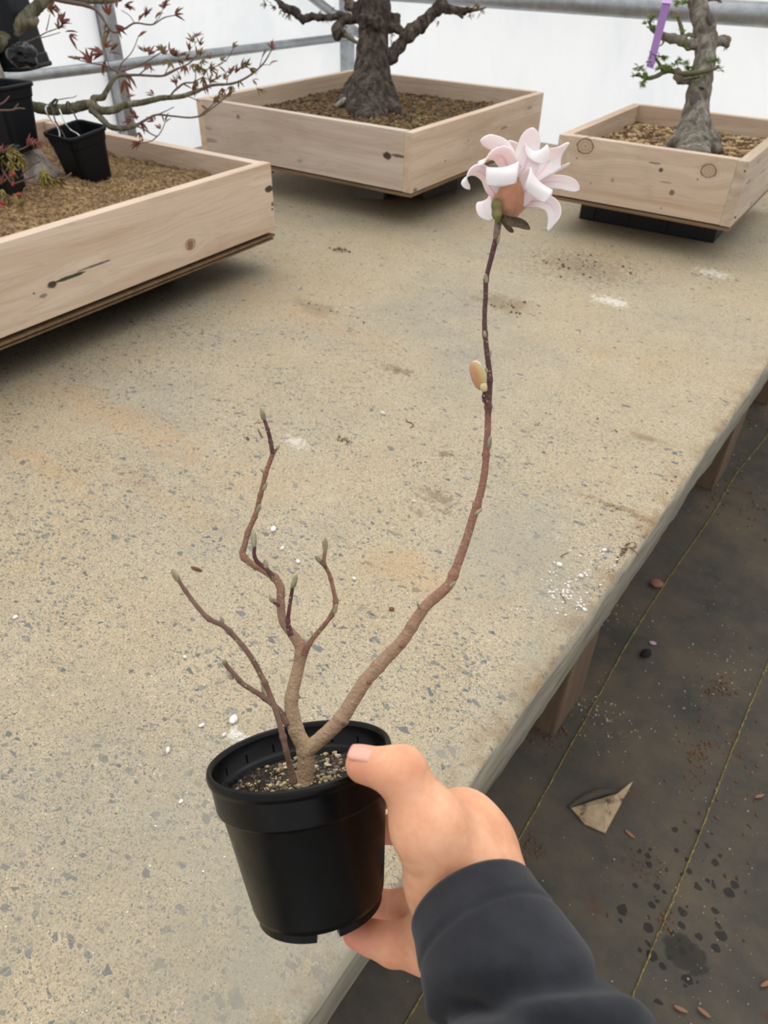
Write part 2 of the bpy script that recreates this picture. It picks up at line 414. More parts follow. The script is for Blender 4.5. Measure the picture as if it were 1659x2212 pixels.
M_BOUNCE.set(**{'Base Color': M_BOUNCE.ramp(M_BOUNCE.noise(_P, 40, 5).outputs[0], [(.3, (.55, .55, .54, 1)), (.7, (.78, .78, .77, 1))])})
V, F = grid(-40, 40, -40, 40, 2, 2, lambda X, Y: X*0-.06)  # unseen outer ground, added and made pale to bounce light onto the film walls
tag(obj('bounce_ground', V, F, M_BOUNCE, smooth=False), kind='structure')

# yellow marker yarns woven into the ground cover
M_YARN = Mat('yellow_yarn', .8); _v = M_YARN.n('NewGeometry').outputs['Position']
M_YARN.set(**{'Base Color': M_YARN.ramp(M_YARN.noise(_v, 120, 2).outputs[0], [(.35, srgb(92, 82, 46)), (.65, srgb(150, 132, 72))])})
rg = random.Random(3)
def yarn(pix):
    P = []
    for x, y in pix:
        q = onz(x, y, 0.0); P.append((q[0], q[1], floor_z(q[0], q[1])+.0035))
    Q = spline(np.array(P), 160); Q[:, 0] += np.array([rg.gauss(0, .0007) for _ in Q])
    R = np.array([.0017+.0006*math.sin(i*1.9) for i in range(len(Q))])
    Q[:, 2] = [floor_z(a, b)+.0022 for a, b in Q[:, :2]]
    V, F = tube(Q, R, seg=6, n=len(Q))
    return obj('marker_yarn', V, F, M_YARN, FLOOR)
yarn([(1720, 838), (1653, 947), (1590, 1025), (1540, 1110), (1395, 1325), (1250, 1580), (1108, 1836), (900, 2170), (860, 2240)])
yarn([(1720, 1300), (1656, 1439), (1570, 1650), (1480, 1880), (1387, 2101), (1330, 2240)])
# folded-over corner of the cloth with its pale underside
M_FLAP = Mat('pale_cloth_underside', .8); _P = M_FLAP.n('NewGeometry').outputs['Position']
M_FLAP.set(**{'Base Color': M_FLAP.ramp(M_FLAP.noise(_P, 28, 5, .7).outputs[0], [(.36, srgb(88, 66, 44)), (.46, srgb(160, 138, 108)), (.75, srgb(186, 166, 134))])})
fl = [onz(1233, 1748, 0), onz(1345, 1716, 0), onz(1366, 1692, 0), onz(1306, 1803, 0), onz(1262, 1783, 0)]
def flap_mesh(pts, z0, z1, th):
    V = []; c = np.mean(pts, 0)
    for q in (0, 1):
        for k, p in enumerate(pts): V.append((p[0], p[1], floor_z(p[0], p[1])+(z0 if k in (1, 2) else z1)-(0 if q == 0 else th)))
    V.append((c[0], c[1], floor_z(c[0], c[1])+(z0+z1)/2+.012)); n_ = len(pts)
    F = [(2*n_, k, (k+1) % n_) for k in range(n_)]+[(k, k+n_, (k+1) % n_+n_, (k+1) % n_) for k in range(n_)]+[tuple(range(2*n_-1, n_-1, -1))]
    return np.array(V), F
V, F = flap_mesh(fl, .012, .006, .004)
tag(obj('cloth_flap', V, F, M_FLAP, FLOOR, smooth=False), 'folded-over beige underside of the ground cloth')
cr = [onz(x, y, 0) for x, y in ((1366, 1690), (1400, 1610), (1440, 1540), (1475, 1480))]
V, F = tube([(q[0], q[1], floor_z(q[0], q[1])-.009) for q in cr], [.011, .0125, .012, .008], seg=14, n=24)
lip = [onz(x, y, 0) for x, y in ((1228, 1745), (1262, 1726), (1300, 1714), (1345, 1714))]
V, F = tube([(q[0], q[1], floor_z(q[0], q[1])+.002) for q in lip], [.004, .009, .010, .004], seg=10, n=24)
obj('cloth_crease', V, F, M_FLOOR, FLOOR)

# bench: a thick exposed-aggregate slab on timber posts
BX0, BY0 = -2.92, -1.25
bench = empty('concrete_bench', ((BX0+EDGE_X)/2, (BY0+BENCH_Y1)/2, 0))
tag(bench, 'long tan exposed-aggregate concrete bench with a rounded edge on timber posts', 'bench')
def slab():
    # rounded profile in x-z swept along y, the arris slightly uneven
    th = .118; r = .014; ny = 240
    prof = [(BX0, 0), (EDGE_X-r*1.6, 0)]+[(EDGE_X-r+r*math.sin(a), -r+r*math.cos(a)) for a in np.linspace(.1, math.pi/2, 6)] + \
        [(EDGE_X-.002, -th*.5), (EDGE_X-.006, -th+.006), (EDGE_X-.011, -th), (BX0, -th)]
    V = []; ys = np.linspace(BY0, BENCH_Y1, ny)
    for y in ys:
        for j, (x, z) in enumerate(prof):
            dx = dz = 0
            if 1 < j < len(prof)-2:
                p = np.array([[j*.9, y*14, 3.3]]); q = np.array([[j*1.7, y*45, 1.3]])
                dx = float(vnoise(p)[0])*.0032+float(vnoise(q)[0])*.0016; dz = float(vnoise(q+5)[0])*.0012 if j > 2 else 0
            V.append((x+dx, y, BENCH_Z+z+dz))
    m_ = len(prof)
    F = [(i*m_+j, i*m_+(j+1) % m_, (i+1)*m_+(j+1) % m_, (i+1)*m_+j) for i in range(ny-1) for j in range(m_)]
    F += [tuple(range(m_))[::-1], tuple((ny-1)*m_+j for j in range(m_))]
    return np.array(V), F
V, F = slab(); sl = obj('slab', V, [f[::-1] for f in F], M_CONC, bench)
for x, y in ((-.342, 1.195), (-.342, 2.475), (-.342, 3.24), (-.342, -.1), (-2.7, 1.2), (-2.7, 2.5), (-2.7, 3.3), (-2.7, -.1)):
    hz = BENCH_Z-.118
    V, F = bevbox(.14, .17, hz+.002, .006); V = V+np.array([x, y, hz/2-.001])
    obj('leg', V, F, M_POST, bench, smooth=False)

# greenhouse: translucent white film on a steel pipe frame
M_FILM = Mat('white_greenhouse_film', .6)
def film():
    m = M_FILM; P = m.n('NewGeometry').outputs['Position']
    nz = m.noise(m.map(P, scale=(1, 1, .5)), 3.5, 6, .62, .8).outputs[0]
    col = m.ramp(nz, [(.3, (.80, .82, .84, 1)), (.5, (.87, .88, .885, 1)), (.7, (.90, .905, .905, 1))])
    d = m.n('BsdfDiffuse', {0: col}); t = m.n('BsdfTranslucent', {0: col})
    bp = m.n('Bump', {'Height': m.noise(m.map(P, scale=(3, 3, 1)), 3, 5, .6, 1.5).outputs[0], 'Strength': .25, 'Distance': .03}).outputs[0]
    m.put(d.inputs['Normal'], bp)
    mx = m.n('MixShader', {0: .60, 1: d.outputs[0], 2: t.outputs[0]})
    m.nt.links.new(mx.outputs[0], m.out.inputs[0])
film()
def sheet(name, p0, p1, z0, z1, nrm, amp=.012):
    p0 = np.array(p0); p1 = np.array(p1); nx, nzz = 70, 34; V = []
    for i in range(nx):
        for j in range(nzz):
            q = p0+(p1-p0)*i/(nx-1); z = z0+(z1-z0)*j/(nzz-1)
            a = float(vnoise(np.array([[i*.22, z*2.2, 1.7]]))[0])*amp+float(vnoise(np.array([[i*.6, z*1.2, 4.1]]))[0])*amp*.4
            V.append((q[0]+nrm[0]*a, q[1]+nrm[1]*a, z))
    n_ = len(V); V += [(v[0]-nrm[0]*.0015, v[1]-nrm[1]*.0015, v[2]) for v in V]
    F = [(i*nzz+j, (i+1)*nzz+j, (i+1)*nzz+j+1, i*nzz+j+1) for i in range(nx-1) for j in range(nzz-1)]
    return tag(obj(name, np.array(V[:n_]), F, M_FILM), kind='structure')
sheet('wall_left', (WALL_X-.05, -2.2), (WALL_X-.05, WALL_Y+.05), -.03, 2.6, (1, 0))
sheet('wall_back', (WALL_X-.05, WALL_Y+.05), (3.2, WALL_Y+.05), -.03, 2.6, (0, -1))
M_STEEL = Mat('galvanised_steel', .42, Metallic=.75)
_P = M_STEEL.n('NewGeometry').outputs['Position']
M_STEEL.set(**{'Base Color': M_STEEL.ramp(M_STEEL.noise(_P, 16, 5, .65).outputs[0], [(.3, srgb(140, 143, 146)), (.6, srgb(172, 175, 178)), (.8, srgb(190, 192, 194))])})
M_STEEL.bump(M_STEEL.noise(_P, 90, 3).outputs[0], .12, .002)
def pipe(name, a, b, r, seg=20):
    V, F = tube([a, b], [r, r], seg=seg, n=6); o = obj(name, V, F, M_STEEL)
    return tag(o, kind='structure')
RX = WALL_X+.01
zl = CAMZ-.443
pipe('trim_1', (RX, -2.0, zl), (RX, WALL_Y-.05, zl), .020)                 # left rail
pipe('trim_2', (WALL_X, WALL_Y-.07, CAMZ-.226), (3.0, WALL_Y-.07, CAMZ-.226), .0435)   # back rail
def angle_post(name, x, y, w, z1):
    parts = []
    V, F = bevbox(w, .05, z1, .006); parts.append((V+np.array([x, y, z1/2-.002]), F))
    V, F = bevbox(w*.35, .062, z1, .004); parts.append((V+np.array([x-w*.6, y, z1/2-.002]), F))
    V, F = joinmesh(parts); return tag(obj(name, V, F, M_STEEL, smooth=False), kind='structure')
angle_post('trim_3', WALL_X-.03, 2.21, .065, 2.45)
V, F = bevbox(.06, .06, 2.5, .006); tag(obj('trim_4', V+np.array([WALL_X-.01, 3.75, 1.248]), F, M_STEEL, smooth=False), kind='structure')
pipe('trim_5', (RX-.01, 3.84, CAMZ-.435), (RX-.01, 3.1, CAMZ-.09), .0225)
V, F = lathe([(0, .012), (.010, .011), (.014, .006), (.015, 0)], 16); V = V[:, [2, 0, 1]]+np.array([RX+.018, 2.21, zl])
tag(obj('trim_6', V, F, M_STEEL), kind='structure')
# ---------------------------------------------------------------- planter boxes
def board_mat(name, knots, c1, c2, c3, seed, streaks=(), flecks=()):
    m = Mat(name, .72); v = m.co('Object')
    off = m.n('VectorMath', {0: v, 1: (seed*1.7, seed*.9, seed*2.3)}, operation='ADD').outputs[0]
    sep = m.n('SeparateXYZ', {0: v}); x, z = sep.outputs[0], sep.outputs[2]
    kd = None; swirl = None; ring = None
    for (kx, kz, r, dark) in knots:
        dx = m.math('MULTIPLY', m.math('SUBTRACT', x, kx), 1/r*.8); dz = m.math('MULTIPLY', m.math('SUBTRACT', z, kz), 1/r)
        d = m.math('SQRT', m.math('ADD', m.math('MULTIPLY', dx, dx), m.math('MULTIPLY', dz, dz)))
        g = m.math('POWER', 2.718, m.math('MULTIPLY', m.math('MULTIPLY', d, d), -.12))
        sw = m.math('MULTIPLY', g, m.math('MULTIPLY', dz, r*.9))
        swirl = sw if swirl is None else m.math('ADD', swirl, sw)
        kd = d if kd is None else m.math('MINIMUM', kd, d)
    zz = z if swirl is None else m.math('SUBTRACT', z, swirl)
    cv = m.n('CombineXYZ', {0: m.math('MULTIPLY', x, .9), 1: m.math('MULTIPLY', sep.outputs[1], 9), 2: m.math('MULTIPLY', zz, 16)}).outputs[0]
    cv = m.n('VectorMath', {0: cv, 1: (seed*1.7, seed*.9, seed*2.3)}, operation='ADD').outputs[0]
    g = m.noise(cv, 1.3, 3, .5, 1.0).outputs[0]
    lines = m.math('FRACT', m.math('MULTIPLY', g, 9.0))
    fine = m.noise(m.map(off, scale=(9, 160, 160)), 1, 2).outputs[0]
    blot = m.noise(off, 6, 4, .6).outputs[0]
    c = m.ramp(g, [(.3, c1), (.5, c2), (.7, c3)])
    c = m.mix(m.math('MULTIPLY', m.rng(lines, .55, 1, 0, 1), .28), c, m.mix(.5, c3, srgb(128, 96, 70)))
    c = m.mix(m.rng(fine, .45, .75, 0, .25), c, c1)
    c = m.mix(m.rng(blot, .55, .8, 0, .35), c, srgb(150, 134, 118))
    if kd is not None:
        nk = m.noise(off, 60, 3).outputs[0]
        kk = m.math('ADD', kd, m.math('MULTIPLY', m.math('SUBTRACT', nk, .5), .5))
        rings = m.math('MULTIPLY', m.rng(m.math('SINE', m.math('MULTIPLY', kk, 16)), -.2, 1, 0, 1), m.rng(kk, 1.9, .8, 0, .4))
        c = m.mix(rings, c, srgb(140, 104, 78))
        c = m.mix(m.rng(kk, 1.05, .75, 0, .45), c, srgb(164, 132, 106))
        c = m.mix(m.math('MULTIPLY', m.rng(m.math('ABSOLUTE', m.math('SUBTRACT', kk, .92)), .16, .02, 0, 1), .75), c, srgb(92, 66, 48))
    for (kx, kz, rx, rz, an, col, s) in flecks:
        q = m.n('Mapping', {0: m.n('VectorMath', {0: v, 1: (kx, 0, kz)}, operation='SUBTRACT').outputs[0], 2: (0, an, 0), 3: (1/rx, 0, 1/rz)}).outputs[0]
        d = m.n('VectorMath', {0: q}, operation='LENGTH').outputs['Value']
        no = m.noise(off, 45, 4, .7).outputs[0]
        c = m.mix(m.math('MULTIPLY', m.rng(m.math('ADD', d, m.math('MULTIPLY', m.math('SUBTRACT', no, .5), 1.1)), 1.05, .75, 0, 1), s), c, col)
    m.set(**{'Base Color': c, 'Specular_IOR_Level': .25}); m.bump(m.math('ADD', m.math('MULTIPLY', fine, .6), m.math('MULTIPLY', lines, -.1)), .16, .0015)
    return m
W1, W2, W3 = srgb(220, 201, 182), srgb(209, 186, 164), srgb(196, 170, 146)
M_SCREW = Mat('dark_screw_head', .5, srgb(52, 46, 42), Metallic=.6)
DK = srgb(58, 46, 38); GN = srgb(52, 56, 34); GY = srgb(120, 112, 104)
VB, FB = ico(2)

def board(root, a, b, outward, zt, h, t, pixknots=(), pixflecks=(), seed=0, cols=(W1, W2, W3), pixscrews=()):
    """plank from a to b (outer face line, xy), lying inwards by t; the pix lists are marks seen on its outer face"""
    a = np.array(a); b = np.array(b); L = np.linalg.norm(b-a); u = (b-a)/L
    on = np.array(outward); on = on/np.linalg.norm(on)
    c = (a+b)/2-on*t/2; cen = np.array([c[0], c[1], zt-h/2])
    def loc(px, py):
        n3 = np.array([on[0], on[1], 0]); r = ray(px, py); p0 = np.array([a[0], a[1], 0])
        s = ((p0-CAM) @ n3)/(r @ n3); P = CAM+r*s
        return float((P-cen)[:2] @ u), float(P[2]-cen[2]), s
    kn = []
    for (px, py, rpx, dark) in pixknots:
        x, z, s = loc(px, py); kn.append((x, z, rpx*s/FPX, dark))
    fk = []
    for (px, py, qx, qy, wpx, col, st) in pixflecks:      # streak from (px,py) to (qx,qy), half-width wpx
        x, z, s = loc(px, py); x2, z2, s2 = loc(qx, qy)
        l = max(math.hypot(x2-x, z2-z)/2, wpx*s/FPX); fk.append(((x+x2)/2, (z+z2)/2, l, wpx*s/FPX, math.atan2(z2-z, x2-x), col, st))
    m = board_mat('pine_board', kn, *cols, seed, flecks=fk)
    V, F = bevbox(L, t, h, .0022)
    o = bpy.data.objects.new('board', meshdata('board', V, F, m, smooth=False))
    o.rotation_euler = (0, 0, math.atan2(u[1], u[0]))
    place(o, root, cen)
    for (px, py, rpx) in pixscrews:
        x, z, s = loc(px, py); r = rpx*s/FPX
        Vs, Fs = lathe([(0, .0012), (r*.8, .001), (r, 0), (r, -.003)], 10)
        # screw axis along outward
        R = Matrix.Rotation(math.atan2(on[1], on[0]), 3, 'Z') @ Matrix.Rotation(math.pi/2, 3, 'Y')
        Vs = np.array([list(R @ Vector(q)) for q in Vs])+np.array([a[0]+0, a[1]+0, 0])*0
        P = np.array([cen[0]+u[0]*x+on[0]*t/2, cen[1]+u[1]*x+on[1]*t/2, cen[2]+z])
        obj('screw', Vs+P, Fs, M_SCREW, root)
    return o
def soil_grid(root, N, e1, e2, w, d, t, zf, n1, n2, mat, name='soil'):
    V = []
    for i in range(n1):
        for j in range(n2):
            s1 = t+(w-2*t)*i/(n1-1); s2 = t+(d-2*t)*j/(n2-1)
            p = np.array(N)+np.array(e1)*s1+np.array(e2)*s2
            V.append((p[0], p[1], 0))
    V = np.array(V); V[:, 2] = zf(V[:, 0], V[:, 1])
    F = [(i*n2+j, (i+1)*n2+j, (i+1)*n2+j+1, i*n2+j+1) for i in range(n1-1) for j in range(n2-1)]
    return tag(obj(name, V, F, mat, root), kind='stuff')
def scatter(root, name, N, e1, e2, w, d, t, zf, count, smin, smax, mat, seed, keep=None, nk=8):
    r = random.Random(seed); kinds = [rock(r, 1, .35) for _ in range(nk)]; parts = []
    pts = []
    for _ in range(count):
        s1 = t+.004+(w-2*t-.008)*r.random(); s2 = t+.004+(d-2*t-.008)*r.random()
        p = np.array(N)+np.array(e1)*s1+np.array(e2)*s2
        if keep and not keep(p[0], p[1]): continue
        pts.append(p)
    zz = zf(np.array([p[0] for p in pts]), np.array([p[1] for p in pts]))
    for p, z in zip(pts, zz):
        V, F = kinds[r.randrange(nk)]; s = smin+(smax-smin)*r.random()**2
        V = rotz(V*s, r.random()*6.28)+np.array([p[0], p[1], z+s*.25]); parts.append((V, F))
    V, F = joinmesh(parts); return tag(obj(name, V, F, mat, root, smooth=False), kind='stuff')
def soil_mat(name, stops, scale=60, rough=.9):
    m = Mat(name, rough); P = m.n('NewGeometry').outputs['Position']
    v = m.vor(P, scale); r = m.n('SeparateColor', {0: v.outputs['Color']}).outputs[0]
    big = m.noise(P, 9, 4, .6).outputs[0]
    f = m.math('ADD', m.math('MULTIPLY', r, .65), m.math('MULTIPLY', big, .35))
    m.set(**{'Base Color': m.ramp(f, stops)}); m.bump(m.math('ADD', m.noise(P, 160, 4, .7).outputs[0], v.outputs[0]), .6, .006)
    return m
M_SOILC = soil_mat('mossy_gravel_soil', [(.15, srgb(46, 38, 28)), (.4, srgb(84, 66, 44)), (.6, srgb(120, 96, 60)), (.75, srgb(92, 92, 50)), (.9, srgb(165, 140, 95))], 70)
M_GRANC = soil_mat('mixed_soil_granules', [(.2, srgb(58, 46, 34)), (.45, srgb(112, 84, 52)), (.6, srgb(136, 106, 66)), (.75, srgb(88, 78, 48)), (.9, srgb(190, 166, 120))], 60)
M_SOILR = soil_mat('pumice_soil', [(.15, srgb(48, 38, 30)), (.4, srgb(92, 70, 48)), (.65, srgb(140, 112, 78)), (.9, srgb(190, 164, 120))], 60)
M_GRANR = soil_mat('pumice_granules', [(.2, srgb(74, 54, 38)), (.42, srgb(138, 104, 70)), (.6, srgb(186, 156, 112)), (.9, srgb(226, 202, 160))], 45)
M_SOILL = soil_mat('dry_moss_soil', [(.1, srgb(70, 52, 32)), (.4, srgb(112, 86, 54)), (.65, srgb(148, 118, 78)), (.95, srgb(182, 152, 106))], 160)
M_FIBRE = soil_mat('moss_fibres', [(.15, srgb(80, 60, 38)), (.45, srgb(124, 96, 62)), (.7, srgb(160, 130, 88)), (.95, srgb(196, 168, 122))], 70)
H = .184; T = .032
def mk_box(name, label, N, yaw, kind, w, d, zt, **k):
    c, s = math.cos(yaw), math.sin(yaw)
    if kind == 'L': e1 = np.array([s, -c]); e2 = np.array([-c, -s])
    else: e1 = np.array([-c, -s]); e2 = np.array([-s, c])
    N = np.array(N); cen = N+e1*w/2+e2*d/2
    root = empty(name, (cen[0], cen[1], zt-H)); tag(root, label, 'planter box')
    A, B, Cc = N+e1*w, N+e2*d, N+e1*w+e2*d
    seed = k.get('seed', 1)
    if kind == 'L':
        fa, fb, ra, rb = N, A, N+e2*T, B-e2*T
        ka, kb, la, lb = B, Cc, A+e2*T, Cc-e2*T
    else:
        fa, fb, ra, rb = N+e1*T, A-e1*T, N, B
        ka, kb, la, lb = B+e1*T, Cc-e1*T, A, Cc
    board(root, fb, fa, -e2, zt, H, T, seed=seed, **k.get('F', {}))
    board(root, ra, rb, -e1, zt-.0015, H, T, seed=seed+1, **k.get('R', {}))
    board(root, ka, kb, e2, zt+.001, H, T, seed=seed+2)
    board(root, la, lb, e1, zt-.001, H, T, seed=seed+3)
    # bottom panel of thin ply, a little open at the lower edge
    V, F = bevbox(w-.004, d-.004, .006 if kind == 'L' else .010, .001); ang = math.atan2(e1[1], e1[0])
    drop = k.get('drop', .004)
    V = rotz(V, ang)+np.array([cen[0], cen[1], zt-H-.006-drop]); obj('bottom_panel', V, F, M_PLY, root, smooth=False)
    if kind == 'L':
        V, F = bevbox(w-.004, d-.012, .005, .001); V = rotz(V, ang)+np.array([cen[0]-.003, cen[1], zt-H-.018-drop]); obj('bottom_panel', V, F, M_PLY, root, smooth=False)
    return root, N, e1, e2

# --- left box
LZ = 1.037
lb, LN, L1, L2 = mk_box('planter_box', 'long pale wooden planter box with brown mossy soil nearest the left edge', (-1.554, 1.587), .052, 'L', 1.45, .985, LZ, seed=3, drop=.008,
    F=dict(pixknots=[(411, 528, 12, .6)], pixflecks=[(100, 618, 126, 612, 9, DK, .95), (110, 618, 185, 582, 4.2, GN, .95), (170, 590, 242, 556, 2.4, GN, .8), (404, 528, 418, 529, 10, srgb(128, 94, 70), .85), (94, 628, 92, 650, 5, GY, .8), (72, 634, 75, 634, 3, DK, .7), (572, 410, 590, 406, 7, DK, .95), (588, 441, 590, 441, 5, DK, .8), (594, 470, 596, 472, 3, DK, .6)],
           pixscrews=[(588, 452, 2.6), (590, 372, 2.4)]))
def lsoil(x, y):
    x = np.asarray(x, float); y = np.asarray(y, float)
    p = np.stack([x*14, y*14, x*0+2], 1); r2 = ((x+1.93)**2+(y-1.0)**2)
    return LZ-.062+.036*np.exp(-r2/.12)+vnoise(p)*.010+vnoise(p*3)*.006+vnoise(p*8)*.003
soil_grid(lb, LN, L1, L2, 1.45, .985, T, lsoil, 190, 130, M_SOILL)
def fibres():
    r = random.Random(5); V = []; F = []
    pts = [LN+L1*(T+(1.45-2*T)*r.random())+L2*(T+(.985-2*T)*r.random()) for _ in range(9000)]
    zz = lsoil(np.array([p[0] for p in pts]), np.array([p[1] for p in pts]))
    for p, z in zip(pts, zz):
        a = r.random()*6.28; l = .005+.012*r.random(); w = .0006; t = r.uniform(-.2, .5)
        d = np.array([math.cos(a), math.sin(a), t])*l; n = np.array([-math.sin(a), math.cos(a), 0])*w; c = np.array([p[0], p[1], z+.002])
        k = len(V); V += [c-d/2-n, c-d/2+n, c+np.array([0, 0, .003])+n, c+np.array([0, 0, .003])-n, c+d/2]
        F += [(k, k+1, k+2, k+3), (k+3, k+2, k+4)]
    return np.array(V), F
V, F = fibres(); tag(obj('moss_fibres', V, F, M_FIBRE, lb, smooth=False), kind='stuff')
# --- centre box
CZ = 1.047
cb, CN, C1, C2 = mk_box('planter_box', 'square pale wooden planter box in the middle holding the thick dark-trunked bonsai', (-1.446, 2.13), .037, 'C', .972, 1.0, CZ, seed=11,
    F=dict(cols=(srgb(210, 196, 183), srgb(199, 182, 167), srgb(190, 169, 152)), pixflecks=[(826, 334, 846, 340, 8, DK, .95), (846, 338, 886, 338, 3.5, DK, .8), (884, 330, 889, 345, 6, DK, .7), (512, 252, 516, 253, 5, DK, .6), (440, 300, 470, 306, 5, GY, .6), (438, 275, 460, 280, 3, GY, .5), (640, 345, 655, 350, 4, GY, .4)]),
    R=dict(pixflecks=[(1085, 262, 1092, 290, 3, GY, .7), (960, 345, 964, 350, 3, GY, .6), (898, 400, 896, 420, 4, DK, .7), (1140, 225, 1148, 240, 3, GY, .6), (1010, 300, 1013, 306, 3, GY, .5)]))
def csoil(x, y):
    x = np.asarray(x, float); y = np.asarray(y, float); p = np.stack([x*11, y*11, x*0+5], 1); r2 = (x+1.97)**2+(y-2.6)**2
    return CZ-.066+.022*np.exp(-r2/.08)+vnoise(p)*.006+vnoise(p*3)*.004
soil_grid(cb, CN, C1, C2, .972, 1.0, T, csoil, 90, 90, M_SOILC)
scatter(cb, 'soil_granules', CN, C1, C2, .972, 1.0, T, csoil, 6000, .004, .011, M_GRANC, 21)
# --- right box
RZ = 1.045
rb, RN, R1, R2 = mk_box('planter_box', 'small knotty wooden planter box on the right holding the grey leafing bonsai', (-.491, 2.458), .039, 'R', .59, .716, RZ, seed=23,
    F=dict(cols=(srgb(214, 194, 174), srgb(202, 178, 155), srgb(190, 162, 138)), pixknots=[(1264, 316, 16, .5), (1531, 369, 14, .6)],
           pixflecks=[(1405, 343, 1425, 362, 2.5, DK, .6), (1425, 365, 1430, 370, 5, DK, .85), (1432, 380, 1445, 408, 2, GY, .6), (1446, 412, 1456, 420, 6, DK, .7), (1320, 388, 1326, 392, 5, GY, .5), (1274, 395, 1278, 398, 3, GY, .6), (1245, 342, 1247, 342, 2.5, DK, .6), (1506, 387, 1508, 388, 2.5, DK, .7), (1572, 474, 1576, 477, 5, DK, .8), (1425, 449, 1430, 451, 3, GY, .6), (1583, 392, 1604, 395, 2, GY, .7), (1575, 425, 1598, 427, 2, GY, .6)],
           pixscrews=[(1609, 370, 2), (1588, 470, 2)]),
    R=dict(cols=(srgb(206, 190, 172), srgb(190, 172, 152), srgb(176, 154, 132)), pixflecks=[(1610, 405, 1625, 380, 4, GY, .8), (1620, 445, 1626, 435, 4, srgb(120, 84, 60), .8), (1640, 380, 1655, 360, 4, GY, .6)], pixscrews=[(1638, 350, 2)]))
def rsoil(x, y):
    x = np.asarray(x, float); y = np.asarray(y, float); p = np.stack([x*12, y*12, x*0+8], 1); r2 = (x+.73)**2+(y-2.72)**2
    return RZ-.060+.016*np.exp(-r2/.05)+vnoise(p)*.006+vnoise(p*3)*.003
soil_grid(rb, RN, R1, R2, .59, .716, T, rsoil, 60, 70, M_SOILR)
scatter(rb, 'soil_granules', RN, R1, R2, .59, .716, T, rsoil, 3600, .004, .0085, M_GRANR, 22)

# --- what the boxes stand on
M_BLKPL = Mat('black_plastic', .45, srgb(24, 25, 27), Specular_IOR_Level=.4)
def riser(name, label, cat, N, e1, e2, s1, s2, l1, l2, z0, z1, mat, group=None):
    p = np.array(N)+np.array(e1)*s1+np.array(e2)*s2; V, F = bevbox(l1, l2, z1-z0, .004)
    V = rotz(V, math.atan2(e1[1], e1[0]))+np.array([p[0], p[1], (z0+z1)/2])
    return tag(obj(name, V, F, mat, smooth=False), label, cat, group)
B0 = BENCH_Z
# tray under the right box: stepped black nursery tray turned upside down
tp, tq = onz(1250, 472, B0), onz(1541, 526, B0); tu = (tq-tp)[:2]; tl = np.linalg.norm(tu); tu /= tl; tn = np.array([-tu[1], tu[0]]); tang = math.atan2(tu[1], tu[0])
tm_ = (tp+tq)[:2]/2; tz = RZ-H-.0165
tr = empty('nursery_tray', tuple(tm_+tn*.2)+(B0,)); tag(tr, 'black plastic nursery tray lying upside down under the right planter box', 'tray')
def traypart(name, l, wd_, z0, z1, du=0., dn=0.):
    p = tm_+tu*du+tn*(wd_/2+dn); V, F = bevbox(l, wd_, z1-z0, .004); V = rotz(V, tang)+np.array([p[0], p[1], (z0+z1)/2]); obj(name, V, F, M_BLKPL, tr, smooth=False)
traypart('tray_wall', tl, .36, B0, B0+.060); traypart('tray_base', tl+.05, .40, B0+.0595, tz, dn=-.012)
for du in (-.4, -.14, .14, .4): traypart('rib', .018, .02, B0+.004, B0+.060, du=du*tl, dn=-.006)
gap1 = CZ-H-.0165
def block(label, pa, pb, dep, mat):
    a_, b_ = onz(*pa, B0), onz(*pb, B0); u = (b_-a_)[:2]; l = np.linalg.norm(u); u /= l; n_2 = np.array([-u[1], u[0]]); c = (a_+b_)[:2]/2+n_2*dep/2
    V, F = bevbox(l, dep, gap1-B0, .004); V = rotz(V, math.atan2(u[1], u[0]))+np.array([c[0], c[1], (gap1+B0)/2]); tag(obj('support_block', V, F, mat, smooth=False), label, 'block')
block('grey concrete block under the left side of the middle planter box', (766, 428), (828, 432), .12, Mat('grey_block', .9, srgb(112, 108, 100)))
block('dark timber block under the right side of the middle planter box', (914, 432), (988, 408), .14, M_DARKWOOD)
riser('support_block', 'dark timber block under the back of the middle planter box', 'block', CN, C1, C2, .6, .78, .5, .12, B0, gap1, M_DARKWOOD)
gap2 = LZ-H-.0295
riser('riser_strip', 'black riser strip under the near right end of the left planter box', 'riser', LN, L1, L2, .30, .50, .10, .60, B0, gap2-.0046, M_BLKPL)
riser('riser_strip', 'black riser strip under the middle of the left planter box', 'riser', LN, L1, L2, 1.0, .50, .10, .60, B0, gap2, M_BLKPL)
V, F = bevbox(.34, .40, .004, .001); pc = LN+L1*.20+L2*.225
tag(obj('plastic_sheet', rotz(V, math.atan2(L1[1], L1[0]))+np.array([pc[0], pc[1], gap2-.0021]), F, M_BLKPL, smooth=False), 'thin black plastic sheet showing under the corner of the left planter box', 'sheet')
# ---------------------------------------------------------------- the pot held in front of the camera
PD = .42                                   # distance of pot and seedling
PX = PD/FPX                                # metres per pixel there
rim = at(647, 1628, PD)
lean = math.radians(7.6); toward = math.radians(2.6)
AX = (-CR*math.sin(lean)+CU*math.cos(lean))*math.cos(toward)-CF*math.sin(toward); AX /= np.linalg.norm(AX)
AXx = CR-AX*(CR @ AX); AXx /= np.linalg.norm(AXx); AXy = np.cross(AX, AXx)   # AXy points away from the camera
def potv(V): V = np.asarray(V); return rim+V[:, :1]*AXx+V[:, 1:2]*AXy+V[:, 2:3]*AX
M_POT = Mat('glossy_black_pot_plastic', .32, srgb(6, 6, 7), Specular_IOR_Level=.20)
_v = M_POT.n('NewGeometry').outputs['Position']
M_POT.set(Roughness=M_POT.rng(M_POT.noise(_v, 60, 4).outputs[0], .3, .7, .26, .42))
pot = empty('flower_pot', tuple(rim-AX*.0885)); tag(pot, 'round glossy black plastic pot held tilted in the hand', 'pot')
